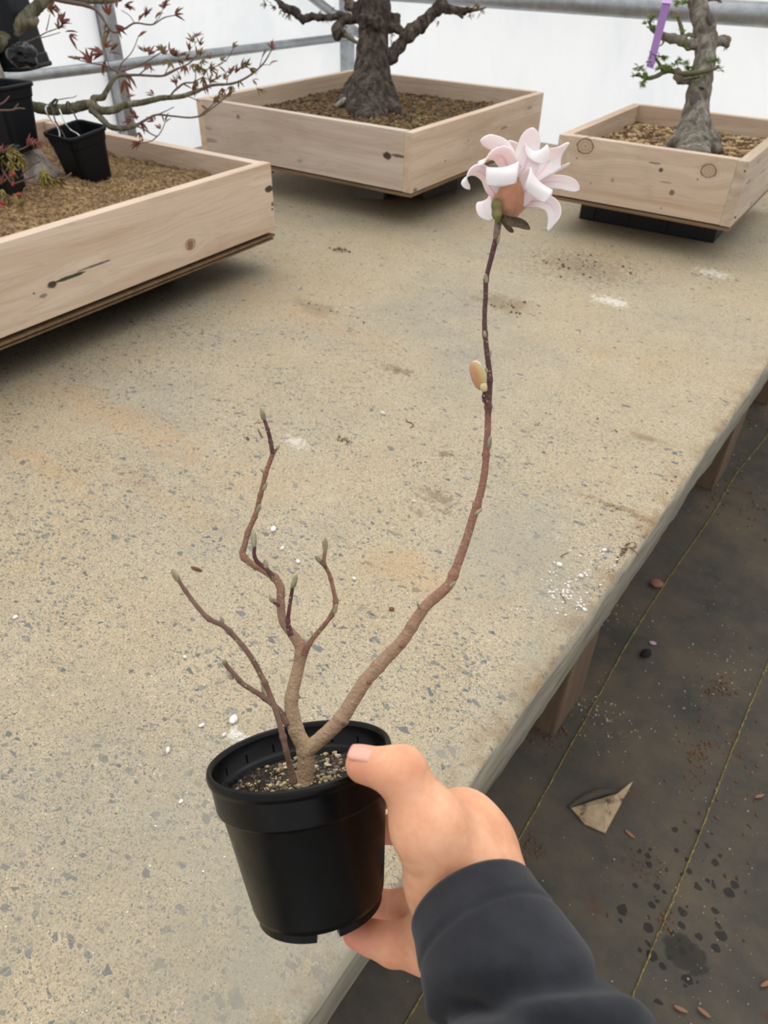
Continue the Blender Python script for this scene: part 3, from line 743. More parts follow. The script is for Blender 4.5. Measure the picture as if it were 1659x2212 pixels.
prof = [(.0500, -.0006), (.0512, .0), (.0524, -.0006), (.0530, -.002), (.0528, -.0042), (.0519, -.0052), (.0516, -.0062), (.0504, -.0205), (.0500, -.0216),
        (.0481, -.0224), (.0475, -.0235), (.0384, -.0815), (.0376, -.0842), (.0358, -.0858), (.020, -.0862), (.0, -.0862)]
inner = [(.0, -.0840), (.034, -.0840), (.0365, -.0812), (.0450, -.0240), (.0462, -.0150), (.0478, -.0140), (.0490, -.0135), (.0497, -.0020)]
V, F = lathe(inner+prof, 72); V = potv(V); obj('pot_body', V, F, M_POT, pot)
# moulded lip
V, F = lathe([(.0499, -.0012), (.0504, .0006), (.0516, .0012), (.0530, .0004), (.0534, -.0016), (.0531, -.0040), (.0524, -.0046)], 72); obj('rim', potv(V), F, M_POT, pot)
# foot ring broken by drain notches
def sector(r0, r1, z0, z1, a0, a1, n=12):
    V = []; 
    for k in range(n+1):
        a = a0+(a1-a0)*k/n
        for r, z in ((r0, z0), (r1, z0), (r1, z1), (r0, z1)): V.append((r*math.cos(a), r*math.sin(a), z))
    F = [(k*4+j, k*4+(j+1) % 4, (k+1)*4+(j+1) % 4, (k+1)*4+j) for k in range(n) for j in range(4)]+[(3, 2, 1, 0), (n*4, n*4+1, n*4+2, n*4+3)]
    return np.array(V), F
for k in range(4):
    a0 = math.radians(-158+90*k); V, F = sector(.0305, .0362, -.0898, -.0855, a0, a0+math.radians(70))
    obj('foot', potv(V), F, M_POT, pot, smooth=False)
for k in range(16):
    a = 2*math.pi*k/16+.1; V, F = bevbox(.0008, .0012, .0055, 0)
    V = V+np.array([.0494, 0, -.0105]); V = rotz(V, a); obj('inner_rib', potv(V), F, M_POT, pot, smooth=False)
M_POTSOIL = soil_mat('dark_potting_mix', [(.2, srgb(28, 22, 18)), (.5, srgb(50, 38, 28)), (.8, srgb(84, 64, 46))], 420)
M_PEB = soil_mat('pot_pebbles', [(.12, srgb(70, 72, 74)), (.3, srgb(122, 112, 96)), (.5, srgb(184, 160, 118)), (.7, srgb(206, 190, 160)), (.85, srgb(160, 150, 70)), (.95, srgb(220, 214, 206))], 170)
def pot_soil(x, y):
    p = np.stack([x*160, y*160, x*0+1.5], 1); return -.0185+vnoise(p)*.0012+.0016*np.exp(-((x+.002)**2+y**2)/.0002)
n_ = 46; xs = np.linspace(-.0462, .0462, n_); X, Y = np.meshgrid(xs, xs, indexing='ij'); R_ = np.hypot(X, Y); sc_ = np.minimum(1, .0462/np.maximum(R_, 1e-9)); X = X*sc_; Y = Y*sc_
V = np.stack([X.ravel(), Y.ravel(), pot_soil(X.ravel(), Y.ravel())], 1); F = [(i*n_+j, (i+1)*n_+j, (i+1)*n_+j+1, i*n_+j+1) for i in range(n_-1) for j in range(n_-1)]
tag(obj('soil', potv(V), F, M_POTSOIL, pot), kind='stuff')
rg = random.Random(8); parts = []
for k in range(620):
    a = rg.random()*6.28; r = .0445*math.sqrt(rg.random()); x, y = r*math.cos(a), r*math.sin(a)
    if x < -.022 and rg.random() < .55: continue
    V, F = rock(rg, 1, .3); s = .0008+.0017*rg.random()**2.2; z = float(pot_soil(np.array([x]), np.array([y]))[0])
    parts.append((rotz(V*s, rg.random()*6)+np.array([x, y, z+s*.4]), F))
V, F = joinmesh(parts); tag(obj('pebbles', potv(V), F, M_PEB, pot, smooth=False), kind='stuff')
parts = []
for k in range(60):
    x, y = rg.uniform(-.042, -.018), rg.uniform(-.012, .02); a = rg.random()*6.28; l = rg.uniform(.003, .008); z = -.0165
    V, F = tube([(x, y, z), (x+l*math.cos(a)*.5, y+l*math.sin(a)*.5, z+.002+rg.random()*.002), (x+l*math.cos(a), y+l*math.sin(a), z+rg.random()*.002)], [.00018]*3, seg=4, n=5); parts.append((V, F))
V, F = joinmesh(parts); tag(obj('root_fibres', potv(V), F, Mat('dark_roots', .9, srgb(46, 32, 24)), pot), kind='stuff')

# ---------------------------------------------------------------- magnolia seedling
def bark(name, c1, c2, c3, speck=.0, bumpk=.35, sc=(1, 1, 1)):
    m = Mat(name, .62); v = m.n('NewGeometry').outputs['Position']
    n1 = m.noise(v, 140, 5, .65).outputs[0]; n2 = m.noise(v, 520, 3, .6).outputs[0]
    c = m.ramp(n1, [(.3, c1), (.5, c2), (.72, c3)])
    c = m.mix(m.rng(n2, .5, .75, 0, .4), c, c1)
    if speck:
        w = m.vor(v, 420); k = m.math('MULTIPLY', m.math('LESS_THAN', w.outputs[0], .16), m.math('LESS_THAN', m.n('SeparateColor', {0: w.outputs['Color']}).outputs[0], speck))
        c = m.mix(m.math('MULTIPLY', k, .7), c, srgb(214, 196, 180))
    m.set(**{'Base Color': c, 'Specular_IOR_Level': .3}); m.bump(m.math('ADD', n1, m.math('MULTIPLY', n2, .5)), bumpk, .0012); return m
M_TRUNK = bark('tan_magnolia_bark', srgb(126, 103, 82), srgb(164, 138, 110), srgb(186, 162, 134), .15)
M_STEM = bark('brown_stem_bark', srgb(116, 84, 68), srgb(148, 110, 88), srgb(166, 130, 106), .35)
M_RED = bark('red_brown_shoot', srgb(98, 68, 56), srgb(128, 92, 74), srgb(150, 114, 94), .5)
M_PURP = bark('dark_purple_shoot', srgb(58, 36, 36), srgb(82, 50, 48), srgb(104, 70, 64), .6)
M_TWIG = bark('brown_twig', srgb(82, 60, 50), srgb(112, 84, 70), srgb(136, 108, 92), .3)
M_BUD = bark('grey_green_fuzzy_bud', srgb(106, 100, 76), srgb(138, 130, 102), srgb(166, 160, 134), 0, .5)
ST = at(656, 1690, PD)
sap = empty('magnolia_seedling', tuple(ST-AX*.004)); tag(sap, 'leafless magnolia seedling with one tall stem carrying a single flower', 'seedling')
def stem(name, pts, mat, dn=8, seg=12, bumps=(), d0=0., d1=0., label=None):
    """pts = (px, py, radius px); depth drifts from d0 to d1"""
    n = len(pts); P = []; R = []
    for i, q in enumerate(pts):
        d = PD+d0+(d1-d0)*i/(n-1); P.append(at(q[0], q[1], d)); R.append(q[2]*d/FPX)
    V, F = tube(P, R, seg=seg, n=n*dn, rng=random.Random(len(pts)), lump=.035, bumps=bumps)
    o = obj(name, V, F, mat, sap)
    if label: o['label'] = label
    return o
def budmesh():
    V, F = lathe([(0, 0), (.35, .06), (.52, .25), (.55, .5), (.42, .78), (.2, .94), (0, 1)], 12); return V, F
BV, BF = budmesh(); BUDME = meshdata('bud', BV*np.array([.5, .5, 1]), BF, M_BUD)
def bud(px, py, qx, qy, w, d=0.0, me=None, parent=None, name='bud'):
    a = at(px, py, PD+d); b = at(qx, qy, PD+d); L = np.linalg.norm(b-a)
    q = Vector(b-a).to_track_quat('Z', 'Y'); o = inst(name, me or BUDME, parent or sap, a, q.to_euler(), (w*3.7*PX, w*3.7*PX, L)); return o
def knot(px, py, r, mat, d=0.0):
    V, F = rock(random.Random(int(px+py)), 2, .15); V = V*r*PX*np.array([1, 1, 1.0]); return obj('node', V+at(px, py, PD+d), F, mat, sap)
def graded_bark(name, stops):
    m = Mat(name, .6); t = m.n('Attribute', attribute_name='along').outputs['Fac']; v = m.n('NewGeometry').outputs['Position']
    n1 = m.noise(v, 150, 5, .65).outputs[0]; n2 = m.noise(v, 600, 3).outputs[0]
    tt = m.math('ADD', t, m.math('MULTIPLY', m.math('SUBTRACT', n1, .5), .10)); c = m.ramp(tt, stops)
    c = m.mix(m.rng(n1, .55, .35, 0, .45), c, m.mix(.45, c, srgb(60, 44, 36))); c = m.mix(m.rng(n2, .55, .72, 0, .4), c, m.mix(.5, c, srgb(220, 196, 170)))
    w = m.vor(v, 420); k = m.math('MULTIPLY', m.math('LESS_THAN', w.outputs[0], .17), m.math('LESS_THAN', m.n('SeparateColor', {0: w.outputs['Color']}).outputs[0], .35))
    c = m.mix(m.math('MULTIPLY', k, .6), c, srgb(214, 198, 182)); m.set(**{'Base Color': c, 'Specular_IOR_Level': .3}); m.bump(m.math('ADD', n1, m.math('MULTIPLY', n2, .7)), .75, .0016); return m
def graded(o, nring, seg):
    t = np.r_[np.repeat(np.linspace(0, 1, nring), seg), [0, 1]].astype(np.float32); a_ = o.data.attributes.new('along', 'FLOAT', 'POINT'); a_.data.foreach_set('value', t); return o
M_GR1 = graded_bark('tan_to_brown_bark', [(0, srgb(172, 146, 114)), (.30, srgb(164, 138, 108)), (.42, srgb(146, 116, 92)), (.7, srgb(138, 102, 82)), (1, srgb(132, 88, 68))])
M_GR2 = graded_bark('tan_to_purple_bark', [(0, srgb(170, 144, 114)), (.22, srgb(158, 128, 102)), (.38, srgb(150, 112, 90)), (.5, srgb(144, 102, 84)), (.68, srgb(134, 90, 74)), (.71, srgb(86, 56, 52)), (1, srgb(80, 48, 48))])
P1 = [(656, 1700, 23), (657, 1684, 20), (660, 1660, 19), (661, 1640, 19), (657, 1612, 18), (644, 1588, 17), (634, 1556, 16), (629, 1515, 15), (638, 1469, 13.5), (648, 1425, 13), (650, 1399, 13.5), (630, 1368, 10.5), (612, 1343, 9.5), (606, 1300, 9), (606, 1270, 9), (592, 1247, 8.5), (564, 1229, 7.5), (538, 1214, 7), (524, 1198, 7), (529, 1176, 6.5), (536, 1149, 6), (551, 1114, 5.5), (564, 1064, 5.2), (575, 1020, 5), (589, 981, 5)]
graded(stem('trunk', P1, M_GR1, seg=16, bumps=[(.10, .008, .08), (.16, .008, .10), (.25, .008, .07), (.37, .012, .14), (.52, .006, .12), (.60, .006, .2), (.66, .006, .25), (.70, .006, .3), (.77, .005, .25), (.82, .005, .2), (.88, .006, .25), (.94, .005, .2)], d1=.008), len(P1)*8, 16)
stem('branch', [(589, 982, 5), (586, 962, 4.6), (581, 938, 4.4), (574, 915, 4), (570, 905, 3.6)], M_PURP, d0=.008, d1=.008, bumps=[(.35, .03, .25), (.7, .03, .25)])
bud(571, 910, 564, 880, 6, .008)
P2 = [(655, 1632, 16), (668, 1617, 17), (688, 1600, 16.5), (734, 1556, 16.5), (764, 1510, 15.5), (791, 1469, 15), (830, 1425, 14.5), (867, 1387, 13.5), (895, 1345, 12.5), (920, 1309, 12), (948, 1284, 12), (970, 1262, 11), (984, 1230, 10), (996, 1198, 9.5), (1010, 1157, 9), (1022, 1117, 8.8), (1034, 1080, 8.3), (1042, 1048, 8), (1048, 1012, 7.6), (1050, 979, 7.4), (1053, 940, 7.2), (1054, 906, 7), (1055, 872, 7), (1057, 845, 6.4), (1058, 815, 6), (1055, 785, 6), (1050, 745, 5.6), (1047, 710, 5.4), (1047, 675, 5.2), (1049, 640, 5.2), (1050, 605, 5.2), (1054, 585, 5.2), (1061, 558, 5.6), (1068, 530, 6), (1072, 515, 6.5)]
graded(stem('stem', P2, M_GR2, seg=16, bumps=[(.09, .005, .15), (.20, .005, .14), (.29, .005, .14), (.405, .006, .2), (.53, .004, .3), (.62, .004, .3), (.703, .005, .35), (.75, .004, .2), (.83, .004, .25), (.925, .004, .3)], d0=0, d1=.008), len(P2)*8, 16)
stem('peduncle', [(1071, 520, 6.6), (1073, 505, 7.2), (1075, 490, 7.6), (1077, 478, 8.6), (1079, 470, 9)], bark('grey_purple_peduncle', srgb(86, 66, 64), srgb(112, 92, 84), srgb(136, 118, 104), .3), d0=.008, d1=.008)
stem('branch', [(633, 1690, 10), (632, 1676, 8), (624, 1645, 6.5), (617, 1616, 6.2), (610, 1586, 6.5), (597, 1540, 6), (583, 1501, 6), (560, 1451, 6), (537, 1412, 6), (509, 1378, 6), (482, 1352, 5.6), (450, 1336, 5.2), (418, 1300, 5), (395, 1268, 4.4), (386, 1254, 4.2)], M_TWIG, bumps=[(.20, .012, .3), (.44, .012, .3), (.70, .01, .25), (.80, .01, .3), (.95, .01, .2)], d0=-.010, d1=-.018)
bud(387, 1256, 371, 1229, 7, -.018); bud(481, 1350, 478, 1333, 4.5, -.015)
stem('branch', [(622, 1564, 9), (601, 1533, 6.5), (569, 1506, 5.8), (545, 1490, 5.5), (523, 1476, 5.4), (505, 1455, 5), (491, 1440, 5), (487, 1434, 4.5)], M_TWIG, d1=.004, bumps=[(.4, .03, .25), (.75, .02, .25)])
bud(489, 1437, 481, 1424, 6, .004); bud(505, 1466, 493, 1459, 5, .004); bud(570, 1500, 566, 1478, 3.6, .002)
stem('branch', [(656, 1414, 8), (664, 1398, 7), (677, 1378, 5.6), (702, 1348, 5.2), (718, 1326, 5), (725, 1302, 5), (720, 1274, 4.6), (712, 1242, 4.4), (700, 1216, 4.4), (702, 1190, 4.2)], M_RED, bumps=[(.55, .02, .5), (.42, .015, .3), (.75, .015, .2)], d1=-.006)
bud(702, 1192, 703, 1161, 6, -.006); bud(722, 1326, 727, 1304, 5, -.006)
stem('branch', [(703, 1224, 4), (694, 1216, 3.6), (690, 1212, 3.4)], M_TWIG, d0=-.006, d1=-.006); bud(693, 1215, 681, 1200, 5, -.006)
bud(678, 1375, 671, 1362, 3.2, -.003)
stem('branch', [(628, 1372, 7), (622, 1345, 5), (624, 1320, 4.4), (629, 1288, 4.2), (632, 1268, 4)], M_PURP, d0=-.006, d1=-.010, bumps=[(.3, .03, .3)])
bud(631, 1272, 641, 1240, 6, -.010)
stem('branch', [(590, 1246, 6), (574, 1228, 5), (556, 1214, 5), (549, 1198, 4.4), (550, 1180, 4.2)], M_PURP, d0=-.005, d1=-.008)
bud(549, 1184, 547, 1142, 6.5, -.008); bud(574, 1229, 573, 1208, 5.5, -.006)
stem('branch', [(604, 1308, 4), (594, 1303, 3.4), (590, 1300, 3)], M_PURP); bud(592, 1302, 581, 1289, 5)
bud(568, 1060, 577, 1042, 4.2, .004); bud(555, 1108, 563, 1088, 4.4, .003); bud(572, 1022, 563, 1013, 3.4, .004)
stem('branch', [(590, 980, 4), (596, 972, 3), (599, 969, 2.6)], M_TWIG, d0=.008, d1=.008); bud(597, 972, 604, 960, 3.6, .008)
bud(1056, 972, 1060, 940, 4.6, -.003); bud(1025, 1113, 1042, 1098, 4.2, -.003); bud(971, 1270, 985, 1255, 4.2, -.006); bud(908, 1316, 900, 1302, 3.2, -.004)
bud(1051, 612, 1048, 590, 4.6, .0); bud(1048, 730, 1046, 714, 4, .0); bud(1052, 806, 1049, 794, 3.4, .0); bud(1058, 770, 1061, 756, 2.6, .0); bud(1074, 528, 1080, 506, 3, .006)
for x, y, r, mm in ((867, 1396, 5.5, M_TWIG), (741, 1562, 6.5, M_TWIG), (797, 1474, 5.5, M_TWIG)): knot(x, y, r, mm, -.003)
# the one large fuzzy flower bud
M_FUZZ = Mat('orange_yellow_fuzz', .8); _v = M_FUZZ.co('Object')
_s = M_FUZZ.n('SeparateXYZ', {0: _v})
_c = M_FUZZ.ramp(M_FUZZ.math('ADD', M_FUZZ.math('MULTIPLY', _s.outputs[0], 1.0), M_FUZZ.math('ADD', .35, M_FUZZ.math('MULTIPLY', M_FUZZ.noise(_v, 6, 3).outputs[0], .3))), [(.2, srgb(196, 182, 128)), (.5, srgb(206, 172, 106)), (.8, srgb(204, 142, 92))])
M_FUZZ.set(**{'Base Color': _c, 'Sheen_Weight': .4}); M_FUZZ.bump(M_FUZZ.noise(M_FUZZ.map(_v, scale=(40, 40, 3)), 1, 3).outputs[0], .5, .05)
V, F = lathe([(0, 0), (.3, .03), (.72, .16), (.96, .38), (1.0, .58), (.82, .8), (.5, .94), (.2, .99), (0, 1)], 20)
V = V*np.array([.5, .5, 1]); V[:, 0] -= .10*np.sin(V[:, 2]*math.pi)
FB_ME = meshdata('flower_bud', V, F, M_FUZZ)
fb = bud(1041, 843, 1021, 781, 9.2, -.003, FB_ME, name='flower_bud')
M_PETALTIP = Mat('pink_bud_edge', .6, srgb(236, 204, 200))
V, F = tube([at(1021, 782, PD-.004), at(1030, 782, PD-.004), at(1038, 791, PD-.004), at(1044, 804, PD-.004), at(1048, 818, PD-.003)], [1.2*PX, 3*PX, 3.2*PX, 2.6*PX, 1.0*PX], seg=8, n=20); obj('petal_edge', V, F, M_PETALTIP, sap)
V, F = lathe([(0, .0), (.6, .0), (.9, .35), (1.0, .7), (.7, 1), (0, .9)], 14); 
cupme = meshdata('bud_cup', V*np.array([.5, .5, 1]), F, Mat('pale_bud_cup', .7, srgb(196, 178, 136))); bud(1047, 846, 1043, 829, 4.4, -.006, cupme, name='bud_cup')
stem('bud_stalk', [(1053, 874, 5), (1046, 862, 4.4), (1046, 852, 4.2), (1047, 844, 4)], M_PURP, d0=-.003, d1=-.005, bumps=[(.35, .05, .3), (.6, .05, .3)])

# ---------------------------------------------------------------- flower
def petal_mat():
    m = Mat('pale_pink_petal', .55); uv = m.n('UVMap').outputs[0]; s = m.n('SeparateXYZ', {0: uv}); u, v = s.outputs[0], s.outputs[1]
    P = m.n('NewGeometry').outputs['Position']
    av = m.math('ABSOLUTE', m.math('SUBTRACT', v, .5))
    base = m.ramp(m.noise(P, 60, 3).outputs[0], [(.3, srgb(247, 236, 237)), (.7, srgb(252, 247, 245))])
    c = m.mix(m.math('MULTIPLY', m.rng(u, .75, .1, 0, 1), .24), base, srgb(236, 192, 204))
    vein = m.math('MULTIPLY', m.rng(av, .10, .0, 0, 1), m.rng(u, .8, .2, .0, .75))
    c = m.mix(vein, c, srgb(222, 168, 190))
    fv = m.noise(m.n('CombineXYZ', {0: m.math('MULTIPLY', u, 2), 1: m.math('MULTIPLY', v, 40)}).outputs[0], 1, 2).outputs[0]
    m.set(**{'Base Color': c, 'Subsurface_Weight': .25, 'Subsurface_Scale': .004, 'Specular_IOR_Level': .25}); m.bump(fv, .12, .001)
    t = m.n('BsdfTranslucent', {0: m.mix(.4, c, srgb(250, 226, 228))}); mx = m.n('MixShader', {0: .28, 1: m.b.outputs[0], 2: t.outputs[0]})
    m.nt.links.new(mx.outputs[0], m.out.inputs[0]); return m
M_PETAL = petal_mat()
FD = PD+.008
ZS = 320/1659.0
def zp(zx, zy, dz):  # a spot on the flower, dz millimetres towards the viewer
    return at(960+zx*ZS, 260+zy*ZS, FD-dz*.001)
cupc = zp(735, 860, 0)
def fuzzy_cup():
    m = Mat('tan_fuzzy_perule', .8); v = m.n('NewGeometry').outputs['Position']
    c = m.ramp(m.noise(v, 130, 4).outputs[0], [(.3, srgb(176, 120, 90)), (.55, srgb(194, 138, 104)), (.75, srgb(210, 158, 126))])
    m.set(**{'Base Color': c, 'Sheen_Weight': .3}); m.bump(m.noise(v, 900, 3).outputs[0], .4, .0006); return m
M_CUP = fuzzy_cup()
fax = (zp(790, 590, 0)-zp(690, 1095, 0)); fL = np.linalg.norm(fax); fax = fax/fL
fx = CR-fax*(CR @ fax); fx /= np.linalg.norm(fx); fy = np.cross(fax, fx)
V, F = lathe([(0, 0), (.30, .015), (.62, .10), (.90, .26), (1.0, .44), (.97, .58), (.82, .72), (.60, .82), (.3, .85), (0, .8)], 32)
V = V.copy()
for i, q in enumerate(V):                                            # the two torn points of the cup
    a = math.atan2(q[1], q[0])
    if q[2] > .55:
        for a0, g in ((math.radians(-72), .34), (math.radians(-25), .26), (math.radians(120), .06)):
            da = (a-a0+math.pi) % (2*math.pi)-math.pi; V[i, 2] += g*math.exp(-(da/.22)**2)*min(1, (q[2]-.5)/.25)*(1 if q[2] > .65 else .4)
hw = 216*ZS*PX
V = zp(690, 1095, 0)+V[:, :1]*hw*fx+V[:, 1:2]*hw*.92*fy+V[:, 2:3]*fL*1.08*fax
flower = obj('flower', V, F, M_CUP, sap); flower['label'] = 'pale pink magnolia flower with a tan fuzzy cup'
def petal(ctrl, W, wdir, cup=.12, thick=.0007, nu=26, nv=11, tip=.8):
    C = spline(np.array([zp(*c) for c in ctrl]), nu); T_ = np.gradient(C, axis=0); T_ /= np.linalg.norm(T_, axis=1)[:, None]
    wd_ = CR*wdir[0]+CU*wdir[1]-CF*wdir[2]; uu = np.linspace(0, 1, nu); Wd = np.interp(uu, np.linspace(0, 1, len(W)), W)*ZS*PX
    tipk = np.where(uu > tip, np.sqrt(np.maximum(1-((uu-tip)/(1-tip))**2, 0)), 1); Wd = np.maximum(Wd*np.maximum(tipk, .12), .0002)
    top = []; nrm = []; wprev = None
    for i in range(nu):
        w = wd_-T_[i]*(wd_ @ T_[i]); w /= max(np.linalg.norm(w), 1e-9)
        if wprev is not None and w @ wprev < 0: w = -w
        if wprev is not None: w = w*.5+wprev*.5; w -= T_[i]*(w @ T_[i]); w /= np.linalg.norm(w)
        wprev = w; N_ = np.cross(T_[i], w)
        for j in range(nv):
            s = j/(nv-1)*2-1; top.append(C[i]+w*s*Wd[i]/2+N_*(cup*(s*s-.4)*Wd[i])); nrm.append(N_)
    top = np.array(top); nrm = np.array(nrm); bot = top-nrm*thick; k = nu*nv; V = np.concatenate([top, bot]); F = []
    for i in range(nu-1):
        for j in range(nv-1):
            a = i*nv+j; F.append((a, a+1, a+nv+1, a+nv)); F.append((k+a, k+a+nv, k+a+nv+1, k+a+1))
        F.append((i*nv, (i+1)*nv, k+(i+1)*nv, k+i*nv)); F.append((i*nv+nv-1, k+i*nv+nv-1, k+(i+1)*nv+nv-1, (i+1)*nv+nv-1))
    for j in range(nv-1):
        F.append((j, k+j, k+j+1, j+1)); a = (nu-1)*nv+j; F.append((a, a+1, k+a+1, k+a))
    o = obj('petal', V, F, M_PETAL, flower); me = o.data; uvl = me.uv_layers.new(name='UVMap')
    for lp in me.loops:
        q = lp.vertex_index % k; uvl.data[lp.index].uv = ((q//nv)/(nu-1), (q % nv)/(nv-1))
    return o
H_ = (1, 0, 0); D_ = (0, 0, 1)
petal([(800, 720, -4), (870, 520, -8), (940, 310, -9), (990, 78, -4)], [120, 190, 250, 275, 250, 200], (1, .1, .15), .10)                 # tall top
petal([(800, 620, -12), (800, 440, -16), (785, 320, -18), (722, 222, -14)], [90, 130, 150, 150, 120], (1, -.4, .1), .1)                    # small behind
petal([(760, 700, -8), (730, 480, -12), (650, 310, -14), (530, 245, -10), (402, 222, -4)], [90, 150, 190, 190, 160, 110], (.55, .8, .3), .12)  # left upper
petal([(750, 760, -2), (715, 520, 0), (650, 392, 4), (550, 372, 10), (450, 420, 15), (400, 510, 15)], [120, 200, 230, 220, 190, 160], (.75, .35, .75), .10, tip=.9)   # left, rolled out
petal([(640, 880, 2), (530, 760, 6), (475, 625, 9), (375, 555, 12), (270, 590, 15), (222, 690, 15), (285, 775, 13)], [100, 150, 170, 165, 150, 130, 90], (.55, .5, .9), .10)   # left lower arch
petal([(720, 900, 4), (690, 640, 9), (665, 528, 13), (650, 518, 17), (643, 580, 21), (636, 660, 21), (632, 742, 19)], [180, 280, 345, 350, 350, 340, 330], (1, .02, 0), .05, tip=.955)     # front, rolled square
petal([(790, 820, 4), (880, 600, 8), (950, 420, 9), (1000, 340, 11), (1060, 360, 15), (1120, 420, 16), (1170, 470, 15)], [150, 240, 290, 290, 270, 220, 130], (.9, .35, .5), .08)  # centre, tip folded right
petal([(830, 930, 4), (950, 730, 10), (1045, 672, 15), (1075, 690, 20), (1060, 755, 23), (1035, 820, 22), (1005, 870, 20)], [170, 250, 310, 320, 315, 305, 280], (.76, -.64, .05), .05, tip=.94)  # right front, rolled
petal([(900, 800, -3), (1090, 600, -5), (1220, 430, -5), (1392, 245, 0)], [130, 240, 290, 270, 200], (.75, .65, .1), .12)                  # right upper
petal([(940, 820, -6), (1130, 660, -9), (1270, 560, -10), (1405, 480, -6)], [60, 80, 60, 50, 36], (.4, .5, .8), .05)                      # thin, edge on
petal([(940, 830, -8), (1130, 640, -14), (1220, 580, -15), (1268, 540, -14)], [60, 90, 70, 40], (.5, .6, .6), .05)
petal([(930, 800, -2), (1110, 700, -3), (1260, 688, -1), (1400, 715, 2), (1508, 778, 4)], [110, 120, 150, 150, 120], (.1, 1, .35), .12)      # right, level
petal([(820, 940, -2), (960, 910, 0), (1090, 905, 3), (1200, 960, 6), (1232, 1080, 9), (1160, 1228, 10)], [110, 140, 165, 170, 165, 130], (.65, .75, .35), .12)  # right, drooping
petal([(660, 900, -8), (540, 850, -10), (460, 880, -8), (450, 990, -4), (530, 1115, 0)], [120, 170, 190, 190, 120], (.9, .5, .1), .10)      # left, turned down
# green receptacle lump and the dry bract
M_GREEN = Mat('olive_green_calyx', .5); _v = M_GREEN.n('NewGeometry').outputs['Position']
M_GREEN.set(**{'Base Color': M_GREEN.ramp(M_GREEN.noise(_v, 160, 3).outputs[0], [(.3, srgb(92, 88, 44)), (.7, srgb(138, 130, 76))])})
caps = [(zp(608, 1120, 4), zp(590, 1050, 7), 34*ZS*PX, 52*ZS*PX), (zp(590, 1050, 7), zp(584, 950, 8), 52*ZS*PX, 54*ZS*PX), (zp(584, 950, 8), zp(578, 918, 8), 52*ZS*PX, 40*ZS*PX)]
V, F = sdf_mesh(caps, .0005, .002, grooves=[(zp(584, 935, 11), (0, 1, 0), .002, .002, .0008)]); obj('receptacle', V, F, M_GREEN, flower)
M_BRACT = Mat('dry_brown_bract', .8); _v = M_BRACT.n('NewGeometry').outputs['Position']
M_BRACT.set(**{'Base Color': M_BRACT.ramp(M_BRACT.noise(M_BRACT.map(_v, scale=(1, 1, 1)), 400, 4, .7).outputs[0], [(.3, srgb(58, 46, 32)), (.6, srgb(98, 82, 58)), (.8, srgb(132, 116, 86))])})
def bract(ctrl, W, wdir, cup):
    o = petal(ctrl, W, wdir, cup, .0005); o.name = 'bract'; o.data.materials[0] = M_BRACT.m
bract([(640, 1075, 6), (730, 1120, 9), (850, 1150, 10), (962, 1222, 8)], [60, 100, 110, 90, 40], (-.3, 1, .5), .34)
bract([(640, 1085, 4), (690, 1160, 6), (725, 1210, 6), (775, 1255, 4)], [50, 70, 60, 40], (.7, .5, .5), .2)

# ---------------------------------------------------------------- hand and sleeve
def skin():
    m = Mat('skin', .52); v = m.n('NewGeometry').outputs['Position']
    a = m.n('Attribute', attribute_name='pink').outputs['Fac']
    n1 = m.noise(v, 45, 4, .6).outputs[0]; n2 = m.noise(v, 260, 3).outputs[0]
    c = m.ramp(n1, [(.3, srgb(206, 146, 112)), (.5, srgb(220, 162, 126)), (.72, srgb(230, 178, 144))])
    c = m.mix(m.rng(n2, .5, .75, 0, .25), c, srgb(202, 136, 108))
    c = m.mix(m.math('MULTIPLY', a, .8), c, srgb(206, 122, 104))
    m.set(**{'Base Color': c, 'Subsurface_Weight': .35, 'Subsurface_Scale': .006, 'Specular_IOR_Level': .35})
    m.b.inputs['Subsurface Radius'].default_value = (1, .35, .2)
    m.bump(m.math('ADD', n2, m.math('MULTIPLY', m.noise(v, 900, 2).outputs[0], .5)), .10, .0012); return m
M_SKIN = skin()
def hp(x, y, d): return at(x, y, d)
J = dict(
    wr=(1034, 1928, .372), wu=(998, 2014, .384),
    tc=(985, 1895, .370), tm=(928, 1790, .361), ti=(868, 1668, .362), tt=(786, 1652, .368),
    im=(1002, 1784, .390), ib=(1040, 1832, .384), ip=(884, 1692, .450), idp=(815, 1720, .487), it=(760, 1745, .494),
    mm=(985, 1835, .425), mp=(868, 1790, .482), md=(790, 1795, .502), mt=(730, 1810, .500),
    rm=(962, 1945, .430), rp=(872, 1957, .456), rd=(815, 1955, .464), rt=(782, 1955, .466),
    pm=(930, 2040, .418), pp=(850, 2040, .424), pd=(803, 2026, .426), pt=(769, 2017, .427))
Jp = {k: hp(*v) for k, v in J.items()}
CUFF = hp(1024, 1958, .357); ARMD = CR*.29-CU*.44-CF*.85; ARMD /= np.linalg.norm(ARMD)
Jp['arm'] = Jp['wr']+ARMD*.07+CR*.004; Jp['arm2'] = Jp['wu']+ARMD*.07+CR*.006
def cap(a, b, ra, rb, k=None): 
    c = [Jp[a], Jp[b], ra, rb]
    if k: c.append(k)
    return tuple(c)
